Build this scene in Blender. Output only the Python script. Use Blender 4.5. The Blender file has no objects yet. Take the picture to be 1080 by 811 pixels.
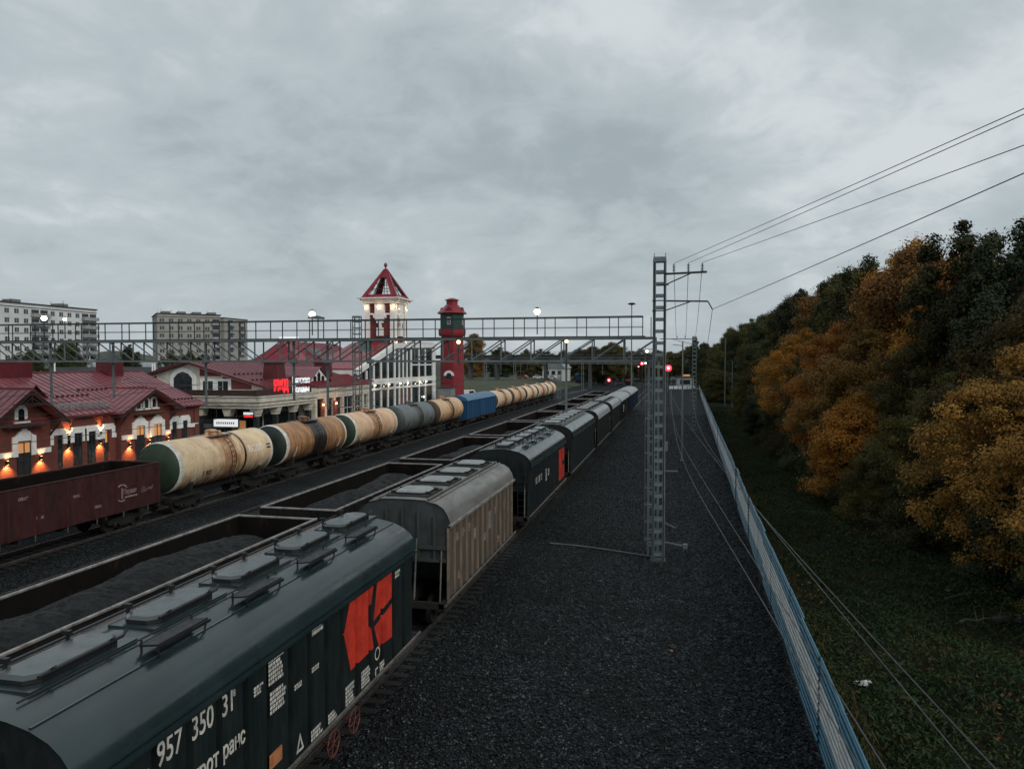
import bpy, math, random
import numpy as np
from mathutils import Vector, Matrix
R = math.radians
sc = bpy.context.scene
C = sc.collection

# ------------------------------------------------------------------ helpers
def tag(o, label=None, cat=None, group=None, kind=None):
    if label: o['label'] = label
    if cat: o['category'] = cat
    if group: o['group'] = group
    if kind: o['kind'] = kind
    return o

def empty(name, loc=(0, 0, 0), rz=0.0, label=None, cat=None, group=None):
    o = bpy.data.objects.new(name, None)
    o.empty_display_size = 0.3
    o.location = loc
    o.rotation_euler = (0, 0, rz)
    C.objects.link(o)
    return tag(o, label, cat, group)

class MB:
    """collects boxes, bars, tubes and prisms; build() links them as one mesh object"""
    def __init__(s):
        s.v = []; s.f = []; s.m = []
    def add(s, vs, fs, m=0):
        b = len(s.v)
        s.v.extend([tuple(p) for p in vs])
        for f in fs:
            s.f.append(tuple(b + i for i in f)); s.m.append(m)
        return s
    def box(s, x0, x1, y0, y1, z0, z1, m=0):
        vs = [(x0,y0,z0),(x1,y0,z0),(x1,y1,z0),(x0,y1,z0),(x0,y0,z1),(x1,y0,z1),(x1,y1,z1),(x0,y1,z1)]
        return s.add(vs, [(0,3,2,1),(4,5,6,7),(0,1,5,4),(1,2,6,5),(2,3,7,6),(3,0,4,7)], m)
    def bar(s, p, q, w, h=None, m=0, up=(0,0,1)):
        p = Vector(p); q = Vector(q); d = (q - p)
        if d.length < 1e-6: return s
        h = w if h is None else h
        d.normalize(); u = Vector(up)
        if abs(d.dot(u)) > .98: u = Vector((0,1,0))
        a = d.cross(u).normalized(); b = a.cross(d).normalized()
        vs = []
        for c in (p, q):
            for i, j in ((-1,-1),(1,-1),(1,1),(-1,1)):
                vs.append(c + a*(i*w/2) + b*(j*h/2))
        return s.add(vs, [(0,1,2,3),(7,6,5,4),(0,4,5,1),(1,5,6,2),(2,6,7,3),(3,7,4,0)], m)
    def tube(s, pts, r, n=8, m=0, cap=True):
        pts = [Vector(p) for p in pts]; k = len(pts)
        rs = r if isinstance(r, (list, tuple)) else [r]*k
        vs = []; fs = []
        ref = Vector((0.13, 0.31, 0.94)).normalized()
        for i, p in enumerate(pts):
            d = (pts[min(i+1,k-1)] - pts[max(i-1,0)]).normalized()
            rr = ref if abs(d.dot(ref)) < .95 else Vector((1,0,0))
            a = d.cross(rr).normalized(); b = a.cross(d).normalized()
            for j in range(n):
                t = 2*math.pi*j/n
                vs.append(p + a*(math.cos(t)*rs[i]) + b*(math.sin(t)*rs[i]))
        for i in range(k-1):
            for j in range(n):
                j2 = (j+1) % n
                fs.append((i*n+j, i*n+j2, (i+1)*n+j2, (i+1)*n+j))
        if cap:
            fs.append(tuple(range(n-1,-1,-1))); fs.append(tuple((k-1)*n+j for j in range(n)))
        return s.add(vs, fs, m)
    def lathe(s, prof, c=(0,0,0), axis='z', n=24, m=0, cap=True):
        """prof: (radius, position along axis)"""
        vs = []; fs = []; k = len(prof)
        for r, h in prof:
            for j in range(n):
                t = 2*math.pi*(j+.5)/n
                a, b = math.cos(t)*r, math.sin(t)*r
                p = (a,b,h) if axis == 'z' else ((a,h,b) if axis == 'y' else (h,a,b))
                vs.append((p[0]+c[0], p[1]+c[1], p[2]+c[2]))
        for i in range(k-1):
            for j in range(n):
                j2 = (j+1) % n
                q = (i*n+j, i*n+j2, (i+1)*n+j2, (i+1)*n+j)
                fs.append(q if axis != 'y' else q[::-1])
        if cap:
            fs.append(tuple(range(n-1,-1,-1))); fs.append(tuple((k-1)*n+j for j in range(n)))
        return s.add(vs, fs, m)
    def prism(s, poly, a0, a1, plane='xz', m=0):
        """polygon in a plane extruded along the remaining axis from a0 to a1"""
        def P(u, v, a):
            return {'xz': (u,a,v), 'yz': (a,u,v), 'xy': (u,v,a)}[plane]
        n = len(poly)
        vs = [P(u,v,a0) for u,v in poly] + [P(u,v,a1) for u,v in poly]
        fs = [tuple(range(n)), tuple(range(2*n-1,n-1,-1))]
        for i in range(n):
            j = (i+1) % n
            fs.append((j, i, n+i, n+j))
        return s.add(vs, fs, m)
    def build(s, name, mats, parent=None, smooth=None, loc=None, rz=None):
        me = bpy.data.meshes.new(name)
        me.from_pydata(s.v, [], s.f)
        if not isinstance(mats, (list, tuple)): mats = [mats]
        for mt in mats: me.materials.append(mt)
        me.polygons.foreach_set('material_index', s.m)
        me.validate(); 
        import bmesh
        bm = bmesh.new(); bm.from_mesh(me)
        bmesh.ops.recalc_face_normals(bm, faces=bm.faces)
        bm.to_mesh(me); bm.free()
        if smooth:
            me.polygons.foreach_set('use_smooth', [True]*len(me.polygons))
            me.set_sharp_from_angle(angle=R(smooth))
        me.update()
        o = bpy.data.objects.new(name, me)
        C.objects.link(o)
        if parent: o.parent = parent
        if loc: o.location = loc
        if rz is not None: o.rotation_euler = (0,0,rz)
        return o

def kids(o): return [c for c in C.objects if c.parent == o]
def copy_tree(o, parent=None):
    c = o.copy(); C.objects.link(c); c.parent = parent
    for ch in list(o.children): copy_tree(ch, c)
    return c

def bevel(o, w=.015, seg=2):
    b = o.modifiers.new('bevel', 'BEVEL'); b.width = w; b.segments = seg; b.limit_method = 'ANGLE'; b.angle_limit = R(40)
    return o

# ------------------------------------------------------------------ materials
def newmat(name):
    m = bpy.data.materials.new(name); m.use_nodes = True
    nt = m.node_tree
    return m, nt, nt.nodes['Principled BSDF']
def N(nt, typ, **kw):
    n = nt.nodes.new(typ)
    for k, v in kw.items(): setattr(n, k, v)
    return n
def noise(nt, vec, scale, detail=6, rough=.6, dist=0.0):
    n = N(nt, 'ShaderNodeTexNoise')
    n.inputs['Scale'].default_value = scale; n.inputs['Detail'].default_value = detail
    n.inputs['Roughness'].default_value = rough; n.inputs['Distortion'].default_value = dist
    nt.links.new(vec, n.inputs['Vector'])
    return n.outputs['Fac']
def mapr(nt, fac, lo, hi, a=0.0, b=1.0):
    n = N(nt, 'ShaderNodeMapRange'); n.interpolation_type = 'SMOOTHSTEP'
    n.inputs['From Min'].default_value = lo; n.inputs['From Max'].default_value = hi
    n.inputs['To Min'].default_value = a; n.inputs['To Max'].default_value = b
    nt.links.new(fac, n.inputs['Value'])
    return n.outputs['Result']
def mixc(nt, fac, a, b, mode='MIX'):
    n = N(nt, 'ShaderNodeMix'); n.data_type = 'RGBA'; n.blend_type = mode
    for sock, v in ((n.inputs[0], fac), (n.inputs[6], a), (n.inputs[7], b)):
        if isinstance(v, (int, float)): sock.default_value = v
        elif isinstance(v, (tuple, list)): sock.default_value = (*v, 1)
        else: nt.links.new(v, sock)
    return n.outputs[2]
def math2(nt, op, a, b=None):
    n = N(nt, 'ShaderNodeMath', operation=op)
    for i, v in enumerate((a, b)):
        if v is None: continue
        if isinstance(v, (int, float)): n.inputs[i].default_value = v
        else: nt.links.new(v, n.inputs[i])
    return n.outputs[0]
def objco(nt, stretch=(1,1,1), world=False):
    if world: v = N(nt, 'ShaderNodeNewGeometry').outputs['Position']
    else: v = N(nt, 'ShaderNodeTexCoord').outputs['Object']
    if tuple(stretch) != (1,1,1):
        mp = N(nt, 'ShaderNodeMapping'); mp.inputs['Scale'].default_value = stretch
        nt.links.new(v, mp.inputs['Vector']); v = mp.outputs['Vector']
    return v
def pm(name, c1, c2=None, scale=2.0, lo=.35, hi=.65, rough=.7, metal=0.0, bump=0.0, bscale=30, stretch=(1,1,1),
       dirt=None, spec=.5, rvar=.12, world=False):
    """painted / worn surface: c1 and c2 mixed by noise, dirt = list of (colour, scale, lo, hi, stretch, strength)"""
    m, nt, b = newmat(name)
    v = objco(nt, stretch, world)
    f = noise(nt, v, scale)
    col = mixc(nt, mapr(nt, f, lo, hi), c1, c2 if c2 else tuple(x*.72 for x in c1))
    for d in (dirt or []):
        dv = objco(nt, d[4], world)
        df = mapr(nt, noise(nt, dv, d[1], 8, .65), d[2], d[3], 0, d[5])
        col = mixc(nt, df, col, d[0])
    nt.links.new(col, b.inputs['Base Color'])
    rf = mapr(nt, noise(nt, v, scale*3.1), .3, .7, max(.02, rough-rvar), min(1, rough+rvar))
    nt.links.new(rf, b.inputs['Roughness'])
    b.inputs['Metallic'].default_value = metal
    b.inputs['Specular IOR Level'].default_value = spec
    if bump:
        bn = N(nt, 'ShaderNodeBump'); bn.inputs['Strength'].default_value = bump; bn.inputs['Distance'].default_value = .02
        nt.links.new(noise(nt, objco(nt, (1,1,1), world), bscale, 8), bn.inputs['Height'])
        nt.links.new(bn.outputs[0], b.inputs['Normal'])
    return m
def emit(name, col, strength):
    m, nt, b = newmat(name)
    b.inputs['Base Color'].default_value = (*[min(1,c) for c in col], 1)
    b.inputs['Emission Color'].default_value = (*col, 1)
    b.inputs['Emission Strength'].default_value = strength
    return m
def glass(name, col=(.012,.016,.018), rough=.08):
    m, nt, b = newmat(name)
    v = objco(nt)
    nt.links.new(mixc(nt, mapr(nt, noise(nt, v, 1.3), .4, .6), col, tuple(c*2.2 for c in col)), b.inputs['Base Color'])
    b.inputs['Roughness'].default_value = rough
    return m

# dark crushed stone
def gravel_mat():
    m, nt, b = newmat('gravel')
    v = objco(nt, world=True)
    vo = N(nt, 'ShaderNodeTexVoronoi'); vo.inputs['Scale'].default_value = 9.5; nt.links.new(v, vo.inputs['Vector'])
    vo2 = N(nt, 'ShaderNodeTexVoronoi'); vo2.inputs['Scale'].default_value = 19; nt.links.new(v, vo2.inputs['Vector'])
    sep = N(nt, 'ShaderNodeSeparateColor'); nt.links.new(vo.outputs['Color'], sep.inputs[0])
    sep2 = N(nt, 'ShaderNodeSeparateColor'); nt.links.new(vo2.outputs['Color'], sep2.inputs[0])
    base = mixc(nt, mapr(nt, sep.outputs[0], .1, 1), (.0014,.0022,.0028), (.0185,.0235,.027))
    base = mixc(nt, mapr(nt, sep2.outputs[1], .84, .97), base, (.082,.094,.102))
    base = mixc(nt, mapr(nt, noise(nt, v, .35, 5), .4, .68), base, mixc(nt, 0.6, base, (.0045,.0052,.0055)))
    base = mixc(nt, mapr(nt, noise(nt, v, 1.1, 6), .62, .72, 0, .4), base, (.014,.013,.011))
    nt.links.new(base, b.inputs['Base Color'])
    b.inputs['Roughness'].default_value = .75
    b.inputs['Specular IOR Level'].default_value = .14
    h = math2(nt, 'ADD', math2(nt, 'MULTIPLY', vo.outputs['Distance'], -1.0), math2(nt, 'MULTIPLY', vo2.outputs['Distance'], -.5))
    h = math2(nt, 'ADD', h, math2(nt, 'MULTIPLY', sep.outputs[1], .5))
    bn = N(nt, 'ShaderNodeBump'); bn.inputs['Strength'].default_value = .9; bn.inputs['Distance'].default_value = .07
    nt.links.new(h, bn.inputs['Height']); nt.links.new(bn.outputs[0], b.inputs['Normal'])
    return m
def brick_mat(name, c1, c2, mortar):
    m, nt, b = newmat(name)
    v = objco(nt)
    sx = N(nt, 'ShaderNodeSeparateXYZ'); nt.links.new(v, sx.inputs[0])
    cb = N(nt, 'ShaderNodeCombineXYZ')
    nt.links.new(math2(nt, 'ADD', sx.outputs[0], sx.outputs[1]), cb.inputs[0]); nt.links.new(sx.outputs[2], cb.inputs[1])
    br = N(nt, 'ShaderNodeTexBrick'); nt.links.new(cb.outputs[0], br.inputs['Vector'])
    br.inputs['Color1'].default_value = (*c1,1); br.inputs['Color2'].default_value = (*c2,1); br.inputs['Mortar'].default_value = (*mortar,1)
    br.inputs['Scale'].default_value = 1.0; br.inputs['Brick Width'].default_value = .26; br.inputs['Row Height'].default_value = .078
    br.inputs['Mortar Size'].default_value = .008
    col = mixc(nt, mapr(nt, noise(nt, v, .9), .4, .7, 0, .5), br.outputs['Color'], tuple(x*.55 for x in c1))
    nt.links.new(col, b.inputs['Base Color']); b.inputs['Roughness'].default_value = .85
    return m
def leaf_mat(name, cols, trans=.25):
    m, nt, b = newmat(name)
    v = objco(nt)
    ri = N(nt, 'ShaderNodeObjectInfo').outputs['Random']
    n1 = noise(nt, v, .55, 3); n2 = noise(nt, v, 3.2, 2)
    col = mixc(nt, mapr(nt, n1, .36, .64), cols[0], cols[1])
    col = mixc(nt, mapr(nt, n2, .5, .68, 0, .75), col, cols[2])
    hs = N(nt, 'ShaderNodeHueSaturation')
    nt.links.new(col, hs.inputs['Color'])
    nt.links.new(mapr(nt, ri, 0, 1, .485, .515), hs.inputs['Hue']); nt.links.new(mapr(nt, ri, 0, 1, .8, 1.25), hs.inputs['Value'])
    nt.links.new(hs.outputs[0], b.inputs['Base Color'])
    b.inputs['Roughness'].default_value = .75; b.inputs['Specular IOR Level'].default_value = .12
    tr = N(nt, 'ShaderNodeBsdfTranslucent'); nt.links.new(hs.outputs[0], tr.inputs['Color'])
    mx = N(nt, 'ShaderNodeMixShader'); mx.inputs[0].default_value = trans
    nt.links.new(b.outputs[0], mx.inputs[1]); nt.links.new(tr.outputs[0], mx.inputs[2])
    nt.links.new(mx.outputs[0], nt.nodes['Material Output'].inputs['Surface'])
    return m

RUST = (.16,.065,.028); RUSTD = (.07,.032,.018); SOOT = (.012,.012,.012)
M = {}
M['gravel'] = gravel_mat()
M['earth'] = pm('earth', (0.011,0.0105,0.0095), (0.0175,0.016,0.013), scale=.05, rough=.95, world=True)
M['verge'] = pm('verge_soil', spec=.08, c1=(0.00744,0.01054,0.00496), c2=(0.01488,0.01426,0.00744), scale=1.3, lo=.4, hi=.6, rough=.95, bump=1.0, bscale=9, world=True,
                dirt=[((0.0465,0.01984,0.00992), .25, .6, .68, (1,1,1), .6), ((0.01736,0.02232,0.00868), 5, .5, .62, (1,1,1), .8), ((0.00372,0.00496,0.0031), 8, .52, .62, (1,1,1), .8)])
M['asphalt'] = pm('asphalt', (0.036,0.0372,0.0372), (0.051,0.051,0.0498), scale=.4, rough=.85, bump=.2, bscale=60, world=True)
M['paving'] = pm('paving', (0.098,0.098,0.0945), (0.14,0.14,0.133), scale=.5, rough=.85, world=True)
M['hopper_roof'] = pm('dark_green_roof_paint', (0.019,0.033,0.036), (0.014,0.025,0.027), scale=.8, rough=.2, rvar=.08, spec=.7, bump=.3, bscale=1.1,
                 dirt=[((0.0372,0.051,0.0511), 1.2, .55, .8, (2.5,.6,1), .45), ((0.00744,0.0102,0.0105), 2.5, .58, .75, (3,.5,1), .5)])
M['hopper_side'] = pm('dark_green_side_paint', (0.0066,0.0108,0.0108), (0.0048,0.0078,0.0078), scale=1.1, rough=.5, stretch=(1,2.5,.5),
                 dirt=[((0.0144,0.015,0.0132), 3, .55, .75, (1,3,.4), .5)])
M['hopper_panel_lit'] = pm('dark_green_panel_lit', (.0105,.0165,.0165), (.0075,.012,.012), scale=1.1, rough=.45, stretch=(1,2.5,.5), dirt=[((.03,.031,.027), 2.4, .56, .78, (1,4,.3), .6), ((.05,.045,.035), 6, .66, .76, (1,1,1), .4)])  # same green as the side wall, lightened so the gaps between panels look shaded
M['red_paint'] = pm('red_emblem_paint', (.62,.045,.022), (.42,.03,.018), scale=2, rough=.5, dirt=[((.16,.03,.02), 4, .58, .75, (1,3,.5), .6)])
M['white_letter'] = pm('white_lettering', (.62,.6,.54), (.4,.39,.36), scale=6, rough=.7)
M['orange_plate'] = pm('orange_plate', (.5,.2,.08), (.35,.12,.05), scale=5, rough=.6)
M['grey_roof'] = pm('weathered_grey_roof', (0.2,0.2,0.188), (0.12,0.116,0.108), scale=1.1, rough=.42, metal=.15, rvar=.1, stretch=(1,.4,1),
                 dirt=[((0.264,0.24,0.2), 2.2, .55, .7, (2,.4,1), .5), ((0.056,0.048,0.04), 3, .58, .72, (3,.5,1), .6)])
M['grey_end'] = pm('grey_end_paint', (0.0525,0.0595,0.0595), (0.035,0.0392,0.0392), scale=1.4, rough=.6, dirt=[((0.021,0.021,0.0196), 2.5, .5, .7, (2,2,.5), .6)])
M['brown_side'] = pm('rust_brown_side', (.1,.074,.052), (.058,.05,.042), scale=1.3, rough=.7, stretch=(1,2.2,.35),
                 dirt=[((0.0425,0.04675,0.0442), .9, .5, .62, (1,1.6,.5), .8), ((0.255,0.136,0.0595), 2.5, .62, .75, (1,3,.4), .6)])
M['tan_rib'] = pm('tan_worn_rib', (.2,.15,.1), (.12,.09,.065), scale=2, rough=.7, stretch=(1,1,.4), dirt=[((.06,.05,.04), 3, .52, .7, (1,1,.5), .7)])
M['steel_dark'] = pm('dark_running_gear', (0.0099,0.00935,0.0088), (0.0176,0.01485,0.0121), scale=4, rough=.75)
M['steel_worn'] = pm('worn_grey_steel', (0.14,0.133,0.119), (0.077,0.07,0.063), scale=3, rough=.55, metal=.2, dirt=[(RUSTD, 4, .55, .7, (1,1,1), .7)])
M['hand_red'] = pm('faded_red_handwheel', (.11,.03,.025), (.07,.022,.02), scale=5, rough=.6)
M['letter_bright'] = pm('bright_white_lettering', (.92,.9,.86), (.85,.82,.76), scale=5, rough=.6)
M['lid_light'] = pm('pale_hatch_lid', (.3,.32,.32), (.2,.22,.22), scale=2, rough=.35, metal=.2)
M['lid_dark'] = pm('dark_hatch_lid', (0.0375,0.0495,0.051), (0.05625,0.069,0.06975), scale=1.2, rough=.24, rvar=.1, spec=.8)
M['black'] = pm('black_paint', (0.006,0.0066,0.0072), (0.0096,0.0102,0.0108), scale=3, rough=.55)
M['gond_black'] = pm('sooty_black_steel', (0.0077,0.0077,0.00825), (0.0143,0.0132,0.01265), scale=1.5, rough=.65, spec=.2, dirt=[(RUSTD, 2.5, .58, .72, (1,1,.5), .6)])
M['gond_inner'] = pm('rusty_inner_plate', (0.009,0.0065,0.0055), (0.005,0.0045,0.00425), scale=1.2, rough=.85, spec=.12, stretch=(1,1,.5), dirt=[((0.035,0.017,0.01), 2, .55, .7, (1,1,.6), .6)])
M['gond_rim'] = pm('bare_worn_rim', (.36,.35,.33), (.2,.19,.18), scale=3, rough=.45, metal=.3, dirt=[((.09,.05,.03), 5, .55, .68, (1,1,1), .6)])
M['coal'] = pm('coal', (0.00588,0.0063,0.00714), (0.0126,0.01344,0.01428), scale=9, rough=.6, bump=1.0, bscale=16, spec=.2)
M['gond_red'] = pm('dark_red_wagon_paint', (0.054,0.01296,0.01152), (0.03456,0.00936,0.00864), scale=1.2, rough=.6, stretch=(1,1.5,.5),
                dirt=[((0.0216,0.01296,0.01152), 2, .52, .7, (1,2,.4), .7), ((0.144,0.0432,0.036), 4, .66, .76, (1,1,1), .5)])
M['faded_white'] = pm('faded_white_marking', (.34,.25,.23), (.22,.14,.12), scale=6, rough=.8)
def tank_mat(name, c1, c2, rust, amt, spill=1.3):
    m, nt, b = newmat(name)
    v = objco(nt)
    col = mixc(nt, mapr(nt, noise(nt, v, 1.0), .35, .65), c1, c2)
    # streaks running down the shell, rust and oil strongest round the filling hatch amidships
    st = noise(nt, objco(nt, (.22,3.2,.22)), 1.7, 9, .68)
    sx = N(nt, 'ShaderNodeSeparateXYZ'); nt.links.new(v, sx.inputs[0])
    ay = math2(nt, 'ABSOLUTE', sx.outputs[1])
    near = mapr(nt, math2(nt, 'ABSOLUTE', math2(nt, 'SUBTRACT', sx.outputs[1], .3)), .0, spill+1.6, 1, 0)
    f1 = mapr(nt, math2(nt, 'ADD', math2(nt, 'MULTIPLY', near, .24), math2(nt, 'MULTIPLY', math2(nt, 'ADD', st, noise(nt, v, 1.4, 6)), .55)), .6, .88, 0, .95)
    col = mixc(nt, f1, col, rust)
    f2 = mapr(nt, st, .62-.14*amt, .8-.1*amt, 0, min(1, .45+.5*amt))
    col = mixc(nt, f2, col, tuple(x*.8 for x in rust))
    f3 = mapr(nt, noise(nt, v, 2.1, 9, .72), .58, .68, 0, .75)
    col = mixc(nt, f3, col, tuple(x*.6 for x in rust))
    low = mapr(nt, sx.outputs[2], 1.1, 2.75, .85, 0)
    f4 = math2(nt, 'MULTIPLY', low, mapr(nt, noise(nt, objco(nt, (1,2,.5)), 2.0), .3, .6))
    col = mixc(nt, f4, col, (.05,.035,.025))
    nt.links.new(col, b.inputs['Base Color'])
    b.inputs['Roughness'].default_value = .5
    return m
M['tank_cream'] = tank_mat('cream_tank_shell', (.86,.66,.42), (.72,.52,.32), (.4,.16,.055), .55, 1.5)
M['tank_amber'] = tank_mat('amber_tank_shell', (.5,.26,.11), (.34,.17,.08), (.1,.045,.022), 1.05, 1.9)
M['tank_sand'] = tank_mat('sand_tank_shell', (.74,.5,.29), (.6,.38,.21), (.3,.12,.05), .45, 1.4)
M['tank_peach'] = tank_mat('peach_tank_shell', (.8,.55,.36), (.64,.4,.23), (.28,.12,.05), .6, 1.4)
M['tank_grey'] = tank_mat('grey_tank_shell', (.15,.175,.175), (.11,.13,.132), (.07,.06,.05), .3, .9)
M['head_green'] = pm('green_tank_end', (0.0272,0.0496,0.0272), (0.0208,0.0376,0.0224), scale=1.5, rough=.55)
M['head_dark'] = pm('dark_green_tank_end', (0.0175,0.0294,0.021), (0.0126,0.0196,0.0154), scale=1.5, rough=.55)
M['head_grey'] = pm('grey_tank_end', (.06,.078,.078), (.045,.06,.06), scale=1.5, rough=.55)
M['head_brown'] = pm('sooty_brown_tank_end', (.08,.05,.03), (.03,.024,.02), scale=1.5, rough=.6)
M['ring_white'] = pm('white_end_ring', (.78,.77,.7), (.55,.53,.47), scale=3, rough=.6, dirt=[((.3,.2,.1), 4, .6, .72, (1,1,1), .6)])
M['oil_black'] = pm('oil_black_band', (.02,.017,.015), (.035,.026,.02), scale=2, rough=.35)
M['blue_side'] = pm('blue_boxcar_side', (0.016,0.085,0.19), (0.012,0.065,0.15), scale=1.2, rough=.5, stretch=(1,2,.5), dirt=[((.02,.05,.08), 2.5, .55, .72, (1,2,.5), .6)])
M['blue_roof'] = pm('blue_boxcar_roof', (0.045,0.15,0.27), (0.035,0.12,0.22), scale=1.2, rough=.4)
M['pale_roof'] = pm('pale_grey_wagon_roof', (0.3024,0.3312,0.3384), (0.216,0.2376,0.2448), scale=1, rough=.4, stretch=(1,.3,1))
M['dark_blue'] = pm('dark_blue_wagon_side', (0.0105,0.028,0.0595), (0.0084,0.021,0.042), scale=1.3, rough=.5)
M['rail'] = pm('polished_rail', (0.21,0.217,0.224), (0.14,0.14,0.14), scale=3, rough=.3, metal=.7)
M['rail_rusty'] = pm('dull_rail', (0.08,0.075,0.07), (0.05,0.0425,0.035), scale=3, rough=.5, metal=.4)
M['sleeper'] = pm('concrete_sleeper', (0.015,0.0145,0.0135), (0.009,0.0085,0.008), scale=3, rough=.9)
M['concrete'] = pm('concrete', (.2,.2,.19), (.13,.13,.125), scale=2, rough=.9, bump=.2)
M['galv'] = pm('galvanised_steel', (.185,.22,.226), (.13,.156,.16), scale=2.2, rough=.55, metal=.25, dirt=[((0.08,0.072,0.06), 3, .6, .75, (1,1,.4), .5)])
M['galv_dark'] = pm('dark_grey_steel', (0.036,0.0432,0.0444), (0.024,0.03,0.0312), scale=2, rough=.6, metal=.2)
M['truss'] = pm('grey_truss_paint', (0.15,0.175,0.18), (0.1,0.118,0.122), scale=1.2, rough=.6, metal=.1)
M['wire'] = pm('bare_wire', (.05,.052,.052), (.035,.036,.036), scale=1, rough=.5, metal=.3)
M['wire_pale'] = pm('bright_copper_wire', (.075,.075,.072), (.055,.055,.052), scale=1, rough=.5, metal=.4)
M['insul'] = pm('glass_insulator', (.25,.33,.33), (.18,.24,.24), scale=4, rough=.2)
M['insul_dark'] = pm('brown_insulator', (.05,.03,.025), (.03,.02,.018), scale=4, rough=.25)
M['fence_blue'] = pm('blue_fence_sheet', (.032,.145,.215), (.024,.11,.17), scale=1.0, rough=.42, rvar=.08, dirt=[((.05,.1,.13), 2, .58, .74, (1,.5,2), .5)])
M['fence_white'] = pm('off_white_fence_sheet', (.5,.51,.5), (.4,.41,.4), scale=1.1, rough=.45, dirt=[((.25,.25,.24), 2, .58, .74, (1,.4,3), .55)])
M['brick'] = brick_mat('red_brick', (.2,.05,.033), (.145,.036,.026), (.13,.065,.05))
M['brick_dark'] = brick_mat('dark_red_brick', (.2,.035,.032), (.15,.03,.028), (.12,.05,.045))
M['trim_white'] = pm('white_stucco', (0.88,0.88,0.86), (0.76,0.76,0.74), scale=2, rough=.8)
M['trim_cream'] = pm('cream_stucco', (.7,.66,.56), (.55,.51,.43), scale=1.2, rough=.8, dirt=[((.35,.31,.25), 2, .58, .75, (1,1,.5), .5)])
M['facade_white'] = pm('white_facade', (.8,.81,.79), (.7,.71,.69), scale=.9, rough=.75)
M['roof_red'] = pm('burgundy_sheet_roof', (0.235,0.068,0.08), (0.165,0.05,0.06), scale=.8, rough=.34, rvar=.1, stretch=(.4,1,.4), dirt=[((.09,.045,.05), 1.6, .55, .72, (1,1,.4), .5)])
M['roof_red_dark'] = pm('dark_red_sheet', (0.1125,0.00825,0.01275), (0.075,0.00675,0.00975), scale=1, rough=.45)
M['roof_scarlet'] = pm('scarlet_sheet_roof', (0.25,0.014,0.024), (0.19,0.011,0.018), scale=1, rough=.38)
M['timber_dark'] = pm('dark_timber', (0.042,0.0154,0.0126), (0.0245,0.0105,0.0091), scale=3, rough=.7)
M['glass'] = glass('dark_glass')
M['glass_grey'] = glass('grey_glass', (.03,.038,.042), .12)
M['frame_dark'] = pm('dark_window_frame', (.02,.02,.022), (.03,.03,.03), scale=3, rough=.5)
M['frame_white'] = pm('white_window_frame', (.6,.6,.58), (.5,.5,.48), scale=3, rough=.5)
M['wt_red'] = pm('red_tower_paint', (0.2448,0.01008,0.01872), (0.1872,0.00864,0.01512), scale=.7, rough=.6)
M['wt_green'] = pm('dark_green_tower_boards', (0.008,0.05,0.038), (0.006,0.036,0.028), scale=3, rough=.65, stretch=(3,3,.2))
M['concrete_wall'] = pm('pale_panel_wall', (.68,.69,.68), (.58,.59,.58), scale=.15, rough=.9, dirt=[((.3,.3,.29), .5, .55, .75, (1,1,.4), .5)])
M['beige_wall'] = pm('grey_beige_panel_wall', (0.36,0.35,0.32), (0.29,0.28,0.26), scale=.15, rough=.9)
M['balcony'] = pm('grey_balcony', (0.36,0.37,0.37), (0.25,0.26,0.26), scale=1, rough=.85)
M['sig_core'] = emit('lit_signal_core', (1,.55,.5), 9)
M['far_concrete'] = pm('dark_weathered_concrete', (.07,.075,.075), (.045,.05,.05), scale=.4, rough=.9)
M['bark'] = pm('bark', (.06,.05,.04), (.03,.025,.02), scale=6, rough=.95, stretch=(1,1,.3))
M['bark_birch'] = pm('pale_bark', (.22,.21,.19), (.09,.08,.07), scale=4, rough=.9, stretch=(1,1,.6))
M['car_white'] = pm('white_car_paint', (.7,.7,.7), (.6,.6,.6), scale=1, rough=.25)
M['car_red'] = pm('reddish_car_paint', (.35,.1,.08), (.28,.08,.07), scale=1, rough=.3)
M['plastic_grey'] = pm('grey_plastic', (.25,.27,.28), (.2,.21,.22), scale=3, rough=.5)
M['lamp_hot'] = emit('lit_flood_lamp', (1,.86,.66), 14)
M['lamp_warm'] = emit('lit_warm_bulb', (1,.6,.28), 5)
M['lamp_white'] = emit('lit_white_lamp', (1,.9,.75), 4)
M['sig_red'] = emit('lit_red_signal', (1,.03,.05), 4.5)
M['win_warm'] = emit('lit_warm_window', (1,.45,.17), .13)
M['sign_red'] = emit('lit_red_letters', (1,.03,.04), .62)
M['sign_white'] = emit('lit_white_letters', (.9,.92,.95), .42)
M['sign_box'] = emit('lit_white_sign_box', (.95,.97,1), .45)

# ------------------------------------------------------------------ text as mesh
def text_mesh(body, size, M4, mat, parent, name='lettering', ext=.004, sx=1.0, align='LEFT', spacing=1.0, bold=0.0):
    cu = bpy.data.curves.new(name, 'FONT')
    cu.body = body; cu.size = size; cu.extrude = ext; cu.align_x = align; cu.space_character = spacing; cu.offset = bold
    cu.resolution_u = 3
    t = bpy.data.objects.new(name, cu); C.objects.link(t)
    dg = bpy.context.evaluated_depsgraph_get(); dg.update()
    me = bpy.data.meshes.new_from_object(t.evaluated_get(dg))
    C.objects.unlink(t); bpy.data.objects.remove(t)
    me.materials.clear(); me.materials.append(mat)
    me.transform(M4 @ Matrix.Diagonal((sx,1,1,1)))
    me.update()
    o = bpy.data.objects.new(name, me); C.objects.link(o)
    if parent: o.parent = parent
    return o
def face_px(x, y, z):   # a wall facing +X, text reading along +Y
    return Matrix(((0,0,1,x),(1,0,0,y),(0,1,0,z),(0,0,0,1)))
def face_my(x, y, z):   # a wall facing -Y, text reading along +X
    return Matrix(((1,0,0,x),(0,0,-1,y),(0,1,0,z),(0,0,0,1)))
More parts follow.
